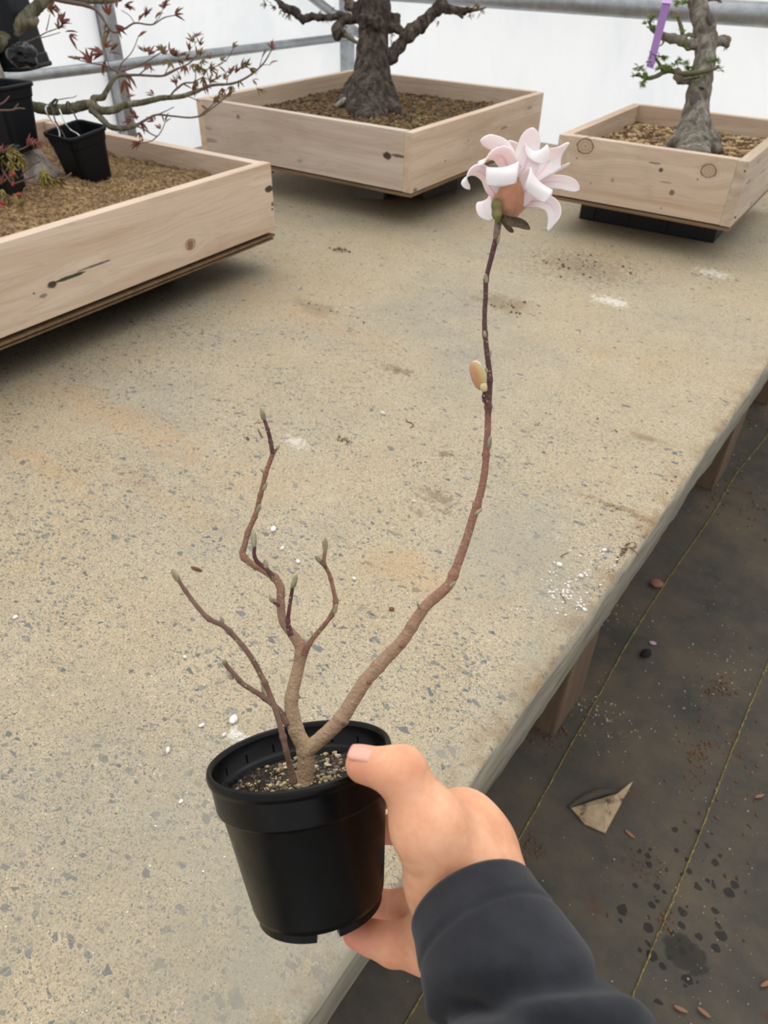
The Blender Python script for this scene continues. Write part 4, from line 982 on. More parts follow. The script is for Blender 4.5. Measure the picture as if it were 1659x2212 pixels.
caps = [cap('wr', 'arm', .0228, .020), cap('wu', 'arm2', .0195, .019), cap('wr', 'wu', .0225, .0195),
        cap('wr', 'im', .0215, .0112), cap('wr', 'mm', .020, .0155), cap('wu', 'rm', .020, .0155), cap('wu', 'pm', .0205, .0145), cap('mm', 'rm', .0155, .0150), cap('im', 'mm', .0120, .0145), cap('rm', 'pm', .0145, .0135),
        cap('tc', 'im', .0195, .0115, .016), cap('im', 'ib', .0112, .0135, .012), cap('ib', 'wr', .0135, .0215, .012), cap('tc', 'ib', .018, .0135, .014), cap('wr', 'tc', .0225, .0225), cap('tc', 'tm', .0228, .0160), cap('tc', 'mm', .021, .015), cap('wu', 'tc', .0225, .0225), cap('tm', 'im', .0130, .0112, .018),
        cap('tm', 'ti', .0150, .0118, .010), cap('ti', 'tt', .0117, .0094, .007),
        cap('im', 'ip', .0110, .0098, .010), cap('ip', 'idp', .0098, .0086, .005), cap('idp', 'it', .0086, .0078, .005),
        cap('mm', 'mp', .0132, .0105, .008), cap('mp', 'md', .0100, .0088, .005), cap('md', 'mt', .0088, .0080, .005),
        cap('rm', 'rp', .0125, .0100, .008), cap('rp', 'rd', .0098, .0090, .004), cap('rd', 'rt', .0090, .0082, .004),
        cap('pm', 'pp', .0138, .0118, .008), cap('pp', 'pd', .0114, .0094, .004), cap('pd', 'pt', .0094, .0080, .004)]
def gv(a, b): return Jp[b]-Jp[a]
grv = []
def groove(a, b, f, off, rad, w, dep):
    c = Jp[a]*(1-f)+Jp[b]*f; grv.append((c+off, gv(a, b), rad, w, dep))
tow = -CF
groove('pp', 'pd', .95, tow*.008, .011, .0009, .0011); groove('pm', 'pp', .92, tow*.009, .013, .0009, .0011); groove('pm', 'pp', .35, tow*.010, .014, .0011, .0010)
groove('rp', 'rd', .6, tow*.008, .011, .0008, .0009); groove('rm', 'rp', .55, tow*.009, .012, .0008, .0009)
groove('tm', 'ti', .95, CU*.008+CR*.006+tow*.004, .010, .0007, .0005); groove('tm', 'ti', .82, CU*.006+CR*.008+tow*.004, .010, .0007, .0005)
for f, dp in ((.15, .0005), (.42, .0005), (.68, .0005)): groove('tc', 'tm', f, -CR*.014+tow*.010, .016, .0010, dp)
V, F = sdf_mesh(caps, .00125, .009, grooves=grv, pad=.035)
V = smoothmesh(V, F, 3, .5)
person = obj('person', V, F, M_SKIN); 
tag(person, 'right hand and wrist in a charcoal sleeve gripping the black pot', 'person')
pk = np.zeros(len(V))
for j, r, g in (('pt', .016, 1.0), ('pd', .016, .7), ('pp', .020, .45), ('pm', .02, .25), ('rd', .016, .7), ('rp', .018, .55), ('tt', .012, .45), ('ip', .02, .5), ('mp', .025, .9), ('md', .02, .9), ('ti', .012, .2)):
    pk = np.maximum(pk, g*np.exp(-(np.linalg.norm(V-Jp[j], axis=1)/r)**2))
at_ = person.data.attributes.new('pink', 'FLOAT', 'POINT'); at_.data.foreach_set('value', pk.astype(np.float32))
# thumbnail
def nail():
    a, b = Jp['ti'], Jp['tt']; t = (b-a)/np.linalg.norm(b-a); up = CU*.93-CF*.25+CR*.0; up = up-t*(up @ t); up /= np.linalg.norm(up); s = np.cross(t, up); V = []; n1, n2 = 12, 11
    c0 = b-t*.0080; L = .0150
    for q in (0, 1):
        for i in range(n1):
            u = i/(n1-1)
            for j in range(n2):
                v_ = j/(n2-1)*2-1; wdt = .80*(1-.5*max(0, abs(u-.45)-.35)**2*8)
                th = v_*wdt; r = (.0097-.0004*u+.0003)-(0 if q == 0 else .0012); 
                drop = .0010*max(0, u-.6)**2*4
                V.append(c0+t*(L*u)+(up*math.cos(th)+s*math.sin(th))*(r-drop))
    k = n1*n2; F = []
    for i in range(n1-1):
        for j in range(n2-1):
            a_ = i*n2+j; F.append((a_, a_+1, a_+n2+1, a_+n2)); F.append((k+a_, k+a_+n2, k+a_+n2+1, k+a_+1))
        F.append((i*n2, (i+1)*n2, k+(i+1)*n2, k+i*n2)); F.append((i*n2+n2-1, k+i*n2+n2-1, k+(i+1)*n2+n2-1, (i+1)*n2+n2-1))
    for j in range(n2-1):
        F.append((j, k+j, k+j+1, j+1)); a_ = (n1-1)*n2+j; F.append((a_, a_+1, k+a_+1, k+a_))
    return np.array(V), F
V, F = nail(); obj('thumbnail', V, F, Mat('fingernail', .35, srgb(220, 158, 140), Subsurface_Weight=.2, Subsurface_Scale=.003), person)
# sleeve: cuff at the wrist, soft diagonal folds
M_CLOTH = Mat('charcoal_jersey', .9, Sheen_Weight=.12); _v = M_CLOTH.n('NewGeometry').outputs['Position']
M_CLOTH.set(**{'Base Color': M_CLOTH.ramp(M_CLOTH.noise(_v, 60, 5, .6).outputs[0], [(.3, srgb(32, 33, 37)), (.7, srgb(43, 44, 49))]), 'Specular_IOR_Level': .15})
M_CLOTH.bump(M_CLOTH.math('ADD', M_CLOTH.noise(_v, 1400, 2).outputs[0], M_CLOTH.math('MULTIPLY', M_CLOTH.noise(_v, 90, 4).outputs[0], 1.5)), .25, .001)
def sleeve():
    ls = np.array([0, .02, .05, .09, .14, .20, .27, .34]); R = np.array([.0320, .0358, .0400, .0435, .0470, .049, .053, .056]); n, seg = 190, 120
    P = np.array([CUFF+ARMD*l+CR*.010*(l/.2)**2 for l in ls])
    Q = spline(np.c_[P, R], n); C = Q[:, :3]; T_ = np.gradient(C, axis=0); T_ /= np.linalg.norm(T_, axis=1)[:, None]
    L = np.r_[0, np.cumsum(np.linalg.norm(np.diff(C, axis=0), axis=1))]
    out = []; u0 = CR*.83+CU*.55
    for lay in (0, 1):
        for i in range(n):
            u = u0-T_[i]*(u0 @ T_[i]); u /= np.linalg.norm(u); w = np.cross(T_[i], u)
            for k in range(seg):
                th = 2*math.pi*k/seg; l = L[i]
                f = 0
                amp = min(1, max(0, (l-.018)/.03))
                for (l0, ph, wd_, g) in ((.040, .4, .007, -.0042), (.056, 1.1, .009, .0040), (.074, 2.0, .008, -.0060), (.092, 1.5, .010, .0045), (.112, .3, .009, -.0070), (.135, 2.4, .012, .0050), (.155, 1.0, .010, -.006)):
                    c = l0+.026*math.sin(th+ph)+.008*math.sin(2*th+ph*3)
                    f += g*math.exp(-((l-c)/wd_)**2)*(.8+.2*math.cos(th-2.2-ph))
                f *= amp*2.0
                hem = .0012*math.exp(-((l-.020)/.0016)**2)*-1 + .0006*math.exp(-(l/.004)**2)
                r = Q[i, 3]+f+hem+.0012*float(_G[int(l*300) % 32, k//6 % 32, 3]-.5)*0
                if lay == 1: r -= .0022
                out.append(C[i]+(u*math.cos(th)+w*math.sin(th))*r)
    V = np.array(out); k0 = n*seg; F = []
    for i in range(n-1):
        for k in range(seg):
            a = i*seg+k; b = i*seg+(k+1) % seg; F.append((a, b, b+seg, a+seg)); F.append((k0+a, k0+a+seg, k0+b+seg, k0+b))
    for k in range(seg):
        F.append((k, k0+k, k0+(k+1) % seg, (k+1) % seg))
    return V, F
V, F = sleeve(); s_ = obj('sleeve', V, F, M_CLOTH, person); s_['label'] = 'charcoal sweatshirt sleeve'
# ---------------------------------------------------------------- bonsai trees in the boxes
def tree_bark(name, c1, c2, c3, c4, scale, bumpk=.8, moss=None):
    m = Mat(name, .85); v = m.n('NewGeometry').outputs['Position']
    vm = m.map(v, scale=(1, 1, .35)); n1 = m.noise(vm, scale, 6, .65, .6).outputs[0]; w = m.vor(vm, scale*1.6).outputs[0]
    c = m.ramp(n1, [(.28, c1), (.45, c2), (.6, c3), (.78, c4)])
    c = m.mix(m.rng(m.noise(v, scale*4, 3).outputs[0], .5, .8, 0, .5), c, c1)
    if moss: c = m.mix(m.rng(m.noise(v, 22, 4, .6).outputs[0], .52, .66, 0, .7), c, moss)
    m.set(**{'Base Color': c, 'Specular_IOR_Level': .2}); m.bump(m.math('ADD', n1, m.math('MULTIPLY', w, .6)), bumpk, .012); return m
M_BKC = tree_bark('dark_rugged_bark', srgb(34, 29, 26), srgb(64, 55, 48), srgb(96, 85, 76), srgb(136, 124, 112), 38, 1.0)
M_BKR = tree_bark('pale_grey_bark', srgb(54, 49, 43), srgb(112, 104, 94), srgb(150, 142, 131), srgb(184, 177, 166), 40, .8, srgb(98, 98, 74))
M_BKL = tree_bark('olive_grey_bark', srgb(54, 50, 38), srgb(92, 88, 70), srgb(124, 118, 98), srgb(152, 144, 126), 46, .5)
M_TWL = Mat('reddish_twig', .7, srgb(96, 76, 66)); M_TWG = Mat('brown_green_twig', .7, srgb(92, 84, 58))
M_DEAD = tree_bark('bleached_deadwood', srgb(96, 88, 80), srgb(142, 132, 122), srgb(178, 170, 160), srgb(200, 194, 186), 30, .5)
M_CUT = Mat('dark_cut_paste', .8, srgb(78, 68, 66))
def leafmesh(name, mat, lobes=1):
    V = []; F = []
    for k in range(lobes):
        a = (k-(lobes-1)/2)*.52; L = 1.0 if abs(a) < .1 else .82; c, s = math.cos(a), math.sin(a); b = len(V)
        P = [(0, 0, 0), (.30, .075, .05), (.62, .075, .02), (1, 0, -.14), (.62, -.075, .02), (.30, -.075, .05), (.3, 0, -.01), (.62, 0, -.04)]
        for x, y, z in P: V.append((x*L*c-y*s*1.15, x*L*s+y*c*1.15, z-.10*abs(a)*x))
        F += [tuple(b+i for i in f) for f in ((0, 6, 1), (1, 6, 7, 2), (2, 7, 3), (0, 5, 6), (5, 4, 7, 6), (4, 3, 7))]
    V = np.array(V); n_ = len(V); V = np.concatenate([V, V-np.array([0, 0, .02])]); F = F+[tuple(i+n_ for i in f[::-1]) for f in F]
    return meshdata(name, V, F, mat)
def leafmat(name, a, b):
    m = Mat(name, .5); i = m.n('ObjectInfo').outputs['Random']; v = m.co('Object')
    c = m.mix(m.noise(v, 3, 3).outputs[0], m.mix(i, a, b), m.mix(i, b, a))
    m.set(**{'Base Color': c})
    t = m.n('BsdfTranslucent', {0: c}); mx = m.n('MixShader', {0: .3, 1: m.b.outputs[0], 2: t.outputs[0]}); m.nt.links.new(mx.outputs[0], m.out.inputs[0]); return m
M_LRED = leafmat('red_young_leaf', srgb(118, 50, 48), srgb(136, 84, 58)); M_LOLV = leafmat('olive_young_leaf', srgb(128, 122, 56), srgb(122, 78, 52))
M_LGRN = leafmat('fresh_green_leaf', srgb(88, 116, 40), srgb(122, 138, 58)); M_LTAN = leafmat('withered_tan_leaf', srgb(132, 104, 54), srgb(112, 78, 48)); M_LYEL = leafmat('yellow_green_leaf', srgb(170, 156, 70), srgb(134, 116, 50))
LF = {k: leafmesh('leaf', m, n) for k, m, n in (('red', M_LRED, 1), ('red3', M_LRED, 3), ('olv', M_LOLV, 1), ('olv3', M_LOLV, 3), ('grn3', M_LGRN, 5), ('grn', M_LGRN, 3), ('tan', M_LTAN, 1), ('tan3', M_LTAN, 3), ('yel3', M_LYEL, 3))}
class Tree:
    def __init__(s, name, label, px, py, d, base, r):
        s.d = d; s.root = empty(name, base); tag(s.root, label, 'tree'); s.r = random.Random(r)
    def P(s, x, y, dd=0.): return at(x, y, s.d+dd)
    def limb(s, name, pts, mat, seg=10, dn=6, lump=.10, dd=(0., 0.)):
        n = len(pts); Q = [s.P(q[0], q[1], dd[0]+(dd[1]-dd[0])*i/max(n-1, 1)) for i, q in enumerate(pts)]; R = [q[2]*s.d/FPX for q in pts]
        V, F = tube(Q, R, seg=seg, n=max(n*dn, 6), rng=s.r, lump=lump); return obj(name, V, F, mat, s.root)
    def leaf(s, kind, x, y, dirx, diry, lpx, dd=0., roll=None):
        """leaf at a pixel, pointing along an image direction, length in pixels"""
        l = math.hypot(dirx, diry) or 1; t = CR*(dirx/l)-CU*(diry/l)-CF*s.r.uniform(-.5, .5); t /= np.linalg.norm(t)
        up = CU*s.r.uniform(-.2, 1)-CF*s.r.uniform(.2, 1)+CR*s.r.uniform(-.5, .5); up -= t*(up @ t); up /= np.linalg.norm(up); y_ = np.cross(up, t)
        M = Matrix(((t[0], y_[0], up[0]), (t[1], y_[1], up[1]), (t[2], y_[2], up[2])))
        return inst('leaf', LF[kind], s.root, s.P(x, y, dd), M.to_euler(), lpx*s.d/FPX)
    def spray(s, x, y, kinds, n, l0, l1, dx=0, dy=-1, spread=1.2, dd=0., jit=2):
        a0 = math.atan2(dy, dx)
        for k in range(n):
            a = a0+spread*(s.r.random()*2-1); s.leaf(s.r.choice(kinds), x+s.r.uniform(-jit, jit), y+s.r.uniform(-jit, jit), math.cos(a), math.sin(a), s.r.uniform(l0, l1), dd)
    def sdf(s, name, caps, h, k, mat, amp=.004, freq=60, vert=.4):
        C = [(s.P(*a[:2], (a[3] if len(a) > 3 else 0)), s.P(*b[:2], (b[3] if len(b) > 3 else 0)), a[2]*s.d/FPX, b[2]*s.d/FPX) for a, b in caps]
        V, F = sdf_mesh(C, h, k); N_ = vertnormals(V, F); p = V*np.array([1, 1, vert])*freq
        V = V+N_*((vnoise(p)*amp+vnoise(p*2.3)*amp*.5)[:, None]); return obj(name, V, F, mat, s.root)

# --- middle tree: thick dark trunk with flared roots
cx = onz(800, 240, CZ-.055); ct = Tree('bonsai_tree', 'thick dark rough-barked bonsai with stubby knotted branches in the middle box', 800, 240, 2.89, tuple(onz(800, 240, CZ-.06)), 31)
ct.sdf('trunk', [((806, -60, 30), (808, 20, 31)), ((808, 20, 31), (806, 110, 31)), ((806, 110, 31), (804, 150, 34)), ((804, 150, 34), (800, 215, 50)), ((800, 215, 46), (800, 250, 44)),
    ((790, 180, 30), (745, 225, 16)), ((745, 225, 16), (722, 246, 9)), ((785, 200, 30), (760, 246, 14, -.08)), ((800, 200, 30), (792, 258, 13, -.14)), ((812, 200, 28), (822, 256, 12, -.13)), ((820, 195, 26), (852, 240, 13, -.06)), ((852, 240, 12, -.06), (872, 250, 6, -.08)), ((820, 190, 24), (850, 222, 12, .08)), ((775, 200, 24), (735, 222, 10, .06)), ((800, 200, 30), (770, 252, 10, -.12))], .0055, .03, M_BKC, .006, 42)
ct.limb('deadwood', [(793, 168, 3), (784, 190, 6), (764, 208, 8), (742, 220, 7), (724, 230, 4)], M_DEAD, dd=(-.060, -.020))
def lumpy(t, name, caps, mat, h=.004, k=.010, amp=.006, fr=55): return t.sdf(name, caps, h, k, mat, amp, fr, 1.0)
def chain(pts): return [(a, b) for a, b in zip(pts[:-1], pts[1:])]
lumpy(ct, 'branch', chain([(832, 132, 13), (846, 120, 14), (861, 100, 13), (880, 76, 12), (907, 56, 13), (930, 34, 12), (946, 18, 12), (956, 10, 13)])+chain([(952, 12, 11), (975, 20, 8), (1000, 23, 6), (1020, 22, 5)])+[((880, 74, 11), (892, 62, 14)), ((870, 72, 8), (884, 80, 11))], M_BKC)
ct.limb('twig', [(960, 26, 4), (985, 28, 3.4), (1000, 38, 3)], M_BKC); ct.limb('twig', [(1018, 22, 4), (1036, 20, 2.6), (1050, 16, 1.6)], M_TWG); ct.limb('twig', [(1020, 20, 2), (1030, 8, 1.4)], M_TWG)
lumpy(ct, 'branch', chain([(820, 52, 10), (845, 58, 10), (862, 64, 9), (872, 72, 8)])+[((830, 40, 12), (852, 42, 11)), ((852, 42, 10), (858, 48, 8))], M_BKC)
lumpy(ct, 'branch', chain([(800, 42, 11), (780, 44, 9), (752, 40, 8), (735, 50, 9), (728, 60, 10), (730, 72, 12), (742, 72, 9)])+[((800, 44, 14, -.06), (815, 50, 12, -.07)), ((785, 46, 13, -.05), (800, 40, 12, -.07))], M_BKC)
ct.limb('twig', [(744, 74, 5), (758, 84, 4), (780, 96, 3.4), (798, 99, 3), (806, 114, 2.4)], M_TWG, dd=(0, -.05)); ct.limb('twig', [(796, 100, 2.6), (806, 86, 1.6), (812, 78, 1)], M_TWL, dd=(-.05, -.05)); ct.limb('twig', [(798, 99, 2.6), (808, 118, 2)], M_TWL, dd=(-.05, -.05))
lumpy(ct, 'branch', chain([(760, 40, 7), (735, 36, 7), (700, 37, 7), (675, 36, 7), (655, 42, 7), (640, 28, 9), (622, 20, 8), (608, 10, 7), (596, -6, 6)]), M_BKC, .0035, .008)
lumpy(ct, 'branch', chain([(790, 30, 12), (772, 22, 12), (756, 12, 9), (748, -6, 8)]), M_BKC)
for (x, y, n, dx, dy) in ((592, 14, 7, -1, .4), (610, 24, 6, .2, 1), (622, 32, 5, 0, 1), (694, 34, 8, .2, -.6), (704, 40, 6, 0, 1), (716, 26, 5, 1, -.5), (1018, 30, 6, 0, 1), (1030, 18, 6, .6, -1), (1012, 20, 5, -.4, -1), (946, 44, 3, 0, 1), (843, 72, 4, .1, 1), (848, 84, 3, 0, 1), (574, 8, 5, -1, 0), (1040, 26, 4, .3, 1)):
    ct.spray(x, y, ['tan', 'tan', 'tan3'], n, 8, 15, dx, dy, 1.1, -.02 if x > 820 else 0, 5)
# --- right tree: pale grey trunk, leafing out
rt_ = Tree('bonsai_tree', 'pale grey-trunked bonsai with fresh green leaves in the right-hand box', 1500, 318, 2.40, tuple(onz(1500, 318, RZ-.06)), 37)
rt_.sdf('trunk', [((1503, -60, 15), (1506, 0, 16.5)), ((1506, 0, 16.5), (1513, 30, 18)), ((1513, 30, 18), (1523, 64, 20)), ((1523, 64, 20), (1526, 95, 21.5)), ((1526, 95, 21.5), (1522, 135, 21)), ((1522, 135, 21), (1514, 170, 22)), ((1514, 170, 22), (1509, 205, 23)), ((1509, 205, 23), (1503, 245, 25)), ((1503, 245, 25), (1500, 280, 33)),
    ((1500, 280, 33), (1496, 318, 46)), ((1490, 285, 22), (1455, 312, 12)), ((1455, 312, 12), (1420, 330, 7)), ((1500, 290, 26), (1470, 332, 13, -.08)), ((1510, 288, 26), (1545, 322, 14, -.05)), ((1505, 295, 26), (1520, 335, 14, -.10)), ((1512, 285, 22), (1548, 305, 12, .05)), ((1497, 296, 26), (1497, 338, 14, -.11))], .0038, .016, M_BKR, .0035, 55)
for (x, y, rr_, dd_) in ((1504, 215, 14, -.034), (1538, 44, 14, -.030)):
    V, F = lathe([(0, .3), (.6, .28), (.9, .12), (1, -.1), (.9, -.6), (0, -.6)], 20); nrm = Vector(-CF+CR*(.8 if x > 1520 else 0.0)).normalized(); R3 = nrm.to_track_quat('Z', 'Y').to_matrix()
    V = np.array([list(R3 @ Vector((q[0], q[1]*1.15, q[2]*.6))) for q in V])*rr_*2.4/FPX; obj('cut_scar', V+rt_.P(x, y, dd_), F, M_CUT, rt_.root)
V, F = rock(random.Random(2), 2, .1); obj('hollow', V*np.array([.012, .006, .006])+rt_.P(1514, 191, -.036), F, Mat('dark_hollow', .9, srgb(40, 34, 30)), rt_.root)
lumpy(rt_, 'branch', chain([(1512, 96, 11), (1490, 97, 9.5), (1471, 88, 9), (1452, 83, 9), (1436, 80, 7), (1423, 73, 5.5), (1408, 62, 4)]), M_BKR, .003, .006, .003)
lumpy(rt_, 'branch', chain([(1540, 94, 10), (1556, 88, 10), (1566, 90, 9), (1570, 98, 6)])+[((1560, 84, 8), (1568, 88, 7))], M_BKR, .003, .006, .004)
lumpy(rt_, 'branch', chain([(1500, 176, 9), (1486, 172, 8), (1470, 172, 8.5), (1464, 164, 8), (1463, 154, 7)]), M_BKR, .003, .006, .003)
rt_.limb('branch', [(1470, 86, 6), (1474, 72, 4.5), (1470, 54, 4), (1466, 42, 3.6), (1463, 32, 3)], M_TWG); rt_.limb('twig', [(1474, 80, 4), (1490, 75, 4), (1500, 80, 3)], M_BKR)
rt_.limb('branch', [(1464, 158, 5.5), (1450, 153, 5), (1436, 155, 5), (1417, 165, 4.5), (1398, 169, 4), (1382, 164, 2.4), (1366, 163, 1.6)], M_TWG)
rt_.limb('branch', [(1464, 158, 5), (1480, 159, 5), (1503, 158, 4.6), (1523, 154, 4), (1548, 148, 3)], M_TWG, dd=(-.01, -.05))
rt_.limb('twig', [(1432, 154, 3.4), (1424, 138, 3), (1416, 126, 2)], M_TWG); rt_.limb('twig', [(1402, 168, 3), (1392, 174, 2.4), (1388, 180, 1.6)], M_TWG); rt_.limb('twig', [(1408, 62, 3), (1404, 48, 2.4), (1412, 34, 1.4)], M_TWG); rt_.limb('twig', [(1502, 4, 4), (1488, 4, 3), (1472, 8, 2)], M_TWL); rt_.limb('twig', [(1530, 0, 3), (1545, -2, 3), (1558, 4, 2)], M_TWL)
rt_.limb('twig', [(1436, 84, 3), (1430, 96, 1.6), (1424, 100, 1)], M_TWG); rt_.limb('twig', [(1476, 172, 3), (1496, 168, 3), (1512, 166, 2.4)], M_TWG, dd=(-.02, -.05))
for (x, y, n) in ((1380, 146, 6), (1384, 156, 4), (1372, 162, 3), (1396, 166, 5), (1390, 178, 4), (1404, 132, 5), (1412, 126, 5), (1428, 120, 6), (1434, 126, 4), (1422, 148, 4), (1440, 144, 6), (1444, 154, 5), (1450, 150, 4), (1459, 136, 4), (1470, 134, 4), (1482, 138, 4), (1486, 148, 5), (1496, 150, 4), (1500, 152, 3)):
    rt_.spray(x, y, ['grn3', 'grn', 'grn3'], n, 9, 15, 0, -.4, 2.4, -.01, 4)
for (x, y, n) in ((1518, 168, 5), (1500, 172, 4), (1536, 132, 4), (1552, 134, 5), (1550, 146, 4), (1556, 152, 3), (1498, 180, 3)): rt_.spray(x, y, ['grn', 'grn3', 'tan'], n, 8, 13, .2, -.6, 2.0, -.05, 4)
for (x, y, n) in ((1394, 56, 6), (1402, 44, 5), (1412, 38, 6), (1408, 60, 4), (1474, 92, 5), (1480, 100, 3), (1492, 82, 4), (1466, 6, 5), (1462, 12, 4), (1474, 4, 4), (1478, 70, 3), (1464, 34, 3)): rt_.spray(x, y, ['grn3', 'grn', 'yel3'], n, 8, 14, -.2, -.6, 2.2, -.01, 4)
rt_.spray(1452, 22, ['red'], 3, 8, 11, -.3, .8, .8); rt_.spray(1553, 2, ['red'], 3, 8, 11, .3, .8, .8); rt_.spray(1568, 104, ['tan'], 4, 7, 10, 0, 1, .8)
# plant tag hanging on the right tree
M_TAG = Mat('purple_plastic_tag', .45, srgb(136, 96, 152)); M_TAG2 = Mat('pale_lilac_plastic', .45, srgb(206, 170, 220)); M_INK = Mat('dark_ink', .7, srgb(52, 34, 58))
td = 2.36; tg = empty('plant_tag', tuple(at(1404, 149, td))); tag(tg, 'purple plastic plant tag hanging from the right-hand bonsai', 'tag')
def strip(q, th, name, mat, d=td, n=8, bend=.004):
    V = []
    for lay in (0, 1):
        for i in range(n+1):
            f = i/n
            for a, b in ((q[0], q[3]), (q[1], q[2])):
                x = a[0]+(b[0]-a[0])*f; y = a[1]+(b[1]-a[1])*f; V.append(at(x, y, d+bend*math.sin(f*3.14)+(th if lay else 0)))
    k = 2*(n+1); F = []
    for i in range(n):
        a = 2*i; F += [(a, a+1, a+3, a+2), (k+a, k+a+2, k+a+3, k+a+1), (a, a+2, k+a+2, k+a), (a+1, k+a+1, k+a+3, a+3)]
    F += [(0, k, k+1, 1), (2*n, 2*n+1, k+2*n+1, k+2*n)]
    return obj(name, V, F, mat, tg, smooth=False)
strip([(1431, 4), (1449, 6), (1411, 149), (1396, 144)], .0012, 'tag_strip', M_TAG); strip([(1433, -12), (1453, -8), (1450, 8), (1430, 6)], .0012, 'tag_head', M_TAG2, d=td-.002, n=2)
for (x, y, w, h) in ((1409, 117, 8, 2), (1405, 124, 2, 6), (1415, 120, 5, 2), (1416, 126, 2, 7), (1404, 134, 8, 2), (1400, 140, 3, 2), (1407, 141, 2, 5), (1405, 112, 6, 1.5)):
    V, F = bevbox(w*td/FPX, h*td/FPX, .0006, 0); B3 = np.array([CR, CU, -CF]); obj('ink_mark', V @ B3+at(x, y, td-.0005+.004*math.sin((y-4)/144*3.14)), F, M_INK, tg, smooth=False)

# --- left tree: maple with hanging pots
ld = 2.02
lt_ = Tree('maple_tree', 'red-budding maple with a long mossy side branch in the left box', 90, 410, ld, tuple(onz(95, 400, LZ-.03)), 41)
lt_.sdf('trunk', [((-40, 100, 26), (-10, 200, 30)), ((-10, 200, 30), (40, 300, 30)), ((40, 300, 30), (75, 360, 30)), ((75, 360, 30), (95, 395, 30)), ((95, 395, 26), (130, 415, 14, -.02)), ((130, 415, 14, -.02), (150, 420, 6, -.02)), ((90, 380, 22), (120, 380, 16, .05)), ((120, 380, 14, .05), (142, 385, 6, .06)), ((85, 395, 24), (70, 430, 20, -.06)), ((95, 400, 20), (115, 425, 12, -.06))], .0045, .022, M_DEAD, .004, 40)
lt_.limb('branch', [(10, 225, 13), (40, 228, 11.5), (66, 230, 11), (90, 234, 11), (112, 237, 11), (140, 236, 10.5), (168, 231, 10.5), (185, 226, 10), (198, 228, 11), (215, 238, 8.5), (243, 238, 8), (269, 227, 7), (310, 221, 6.2), (348, 212, 5.4), (392, 208, 4.6), (426, 197, 4)], M_BKL, seg=12)
lt_.limb('branch', [(424, 198, 4), (442, 190, 3), (460, 184, 2.8), (504, 180, 2.4), (538, 164, 2), (568, 138, 1.6), (588, 106, 1.1)], M_TWL)
lt_.limb('branch', [(198, 236, 9), (208, 246, 7), (221, 258, 6.6), (239, 274, 6), (269, 277, 5.6), (296, 270, 4.6)], M_BKL)
lt_.limb('branch', [(202, 226, 8), (203, 213, 7), (222, 210, 6.4), (228, 200, 5.6), (236, 186, 5), (247, 168, 4.4), (262, 161, 3.6)], M_BKL)
lt_.limb('branch', [(258, 163, 3.4), (299, 162, 2.4), (330, 164, 2.4), (355, 163, 2.2), (381, 150, 1.9), (411, 135, 1.5), (430, 112, 1)], M_TWL)
lt_.limb('branch', [(-30, 110, 20), (0, 88, 17), (22, 74, 15), (41, 54, 14), (64, 30, 13), (90, 6, 12), (112, -14, 11), (140, -40, 10)], M_BKL, seg=14)
lt_.limb('branch', [(86, 8, 7), (110, -2, 5), (135, 2, 4.4), (161, 7, 4.2), (183, 11, 4.4), (205, 20, 3.4), (220, 36, 3), (230, 54, 2.6), (247, 70, 2.2), (269, 62, 2), (291, 50, 1.8), (329, 53, 1.5), (355, 38, 1.2), (378, 33, .8)], M_TWL)
lt_.limb('branch', [(60, 44, 7), (72, 48, 9), (80, 40, 6)], M_BKL)
lt_.limb('branch', [(140, -4, 6), (180, 2, 5), (230, 3, 5), (262, -2, 4)], M_BKL, dd=(.05, .1))
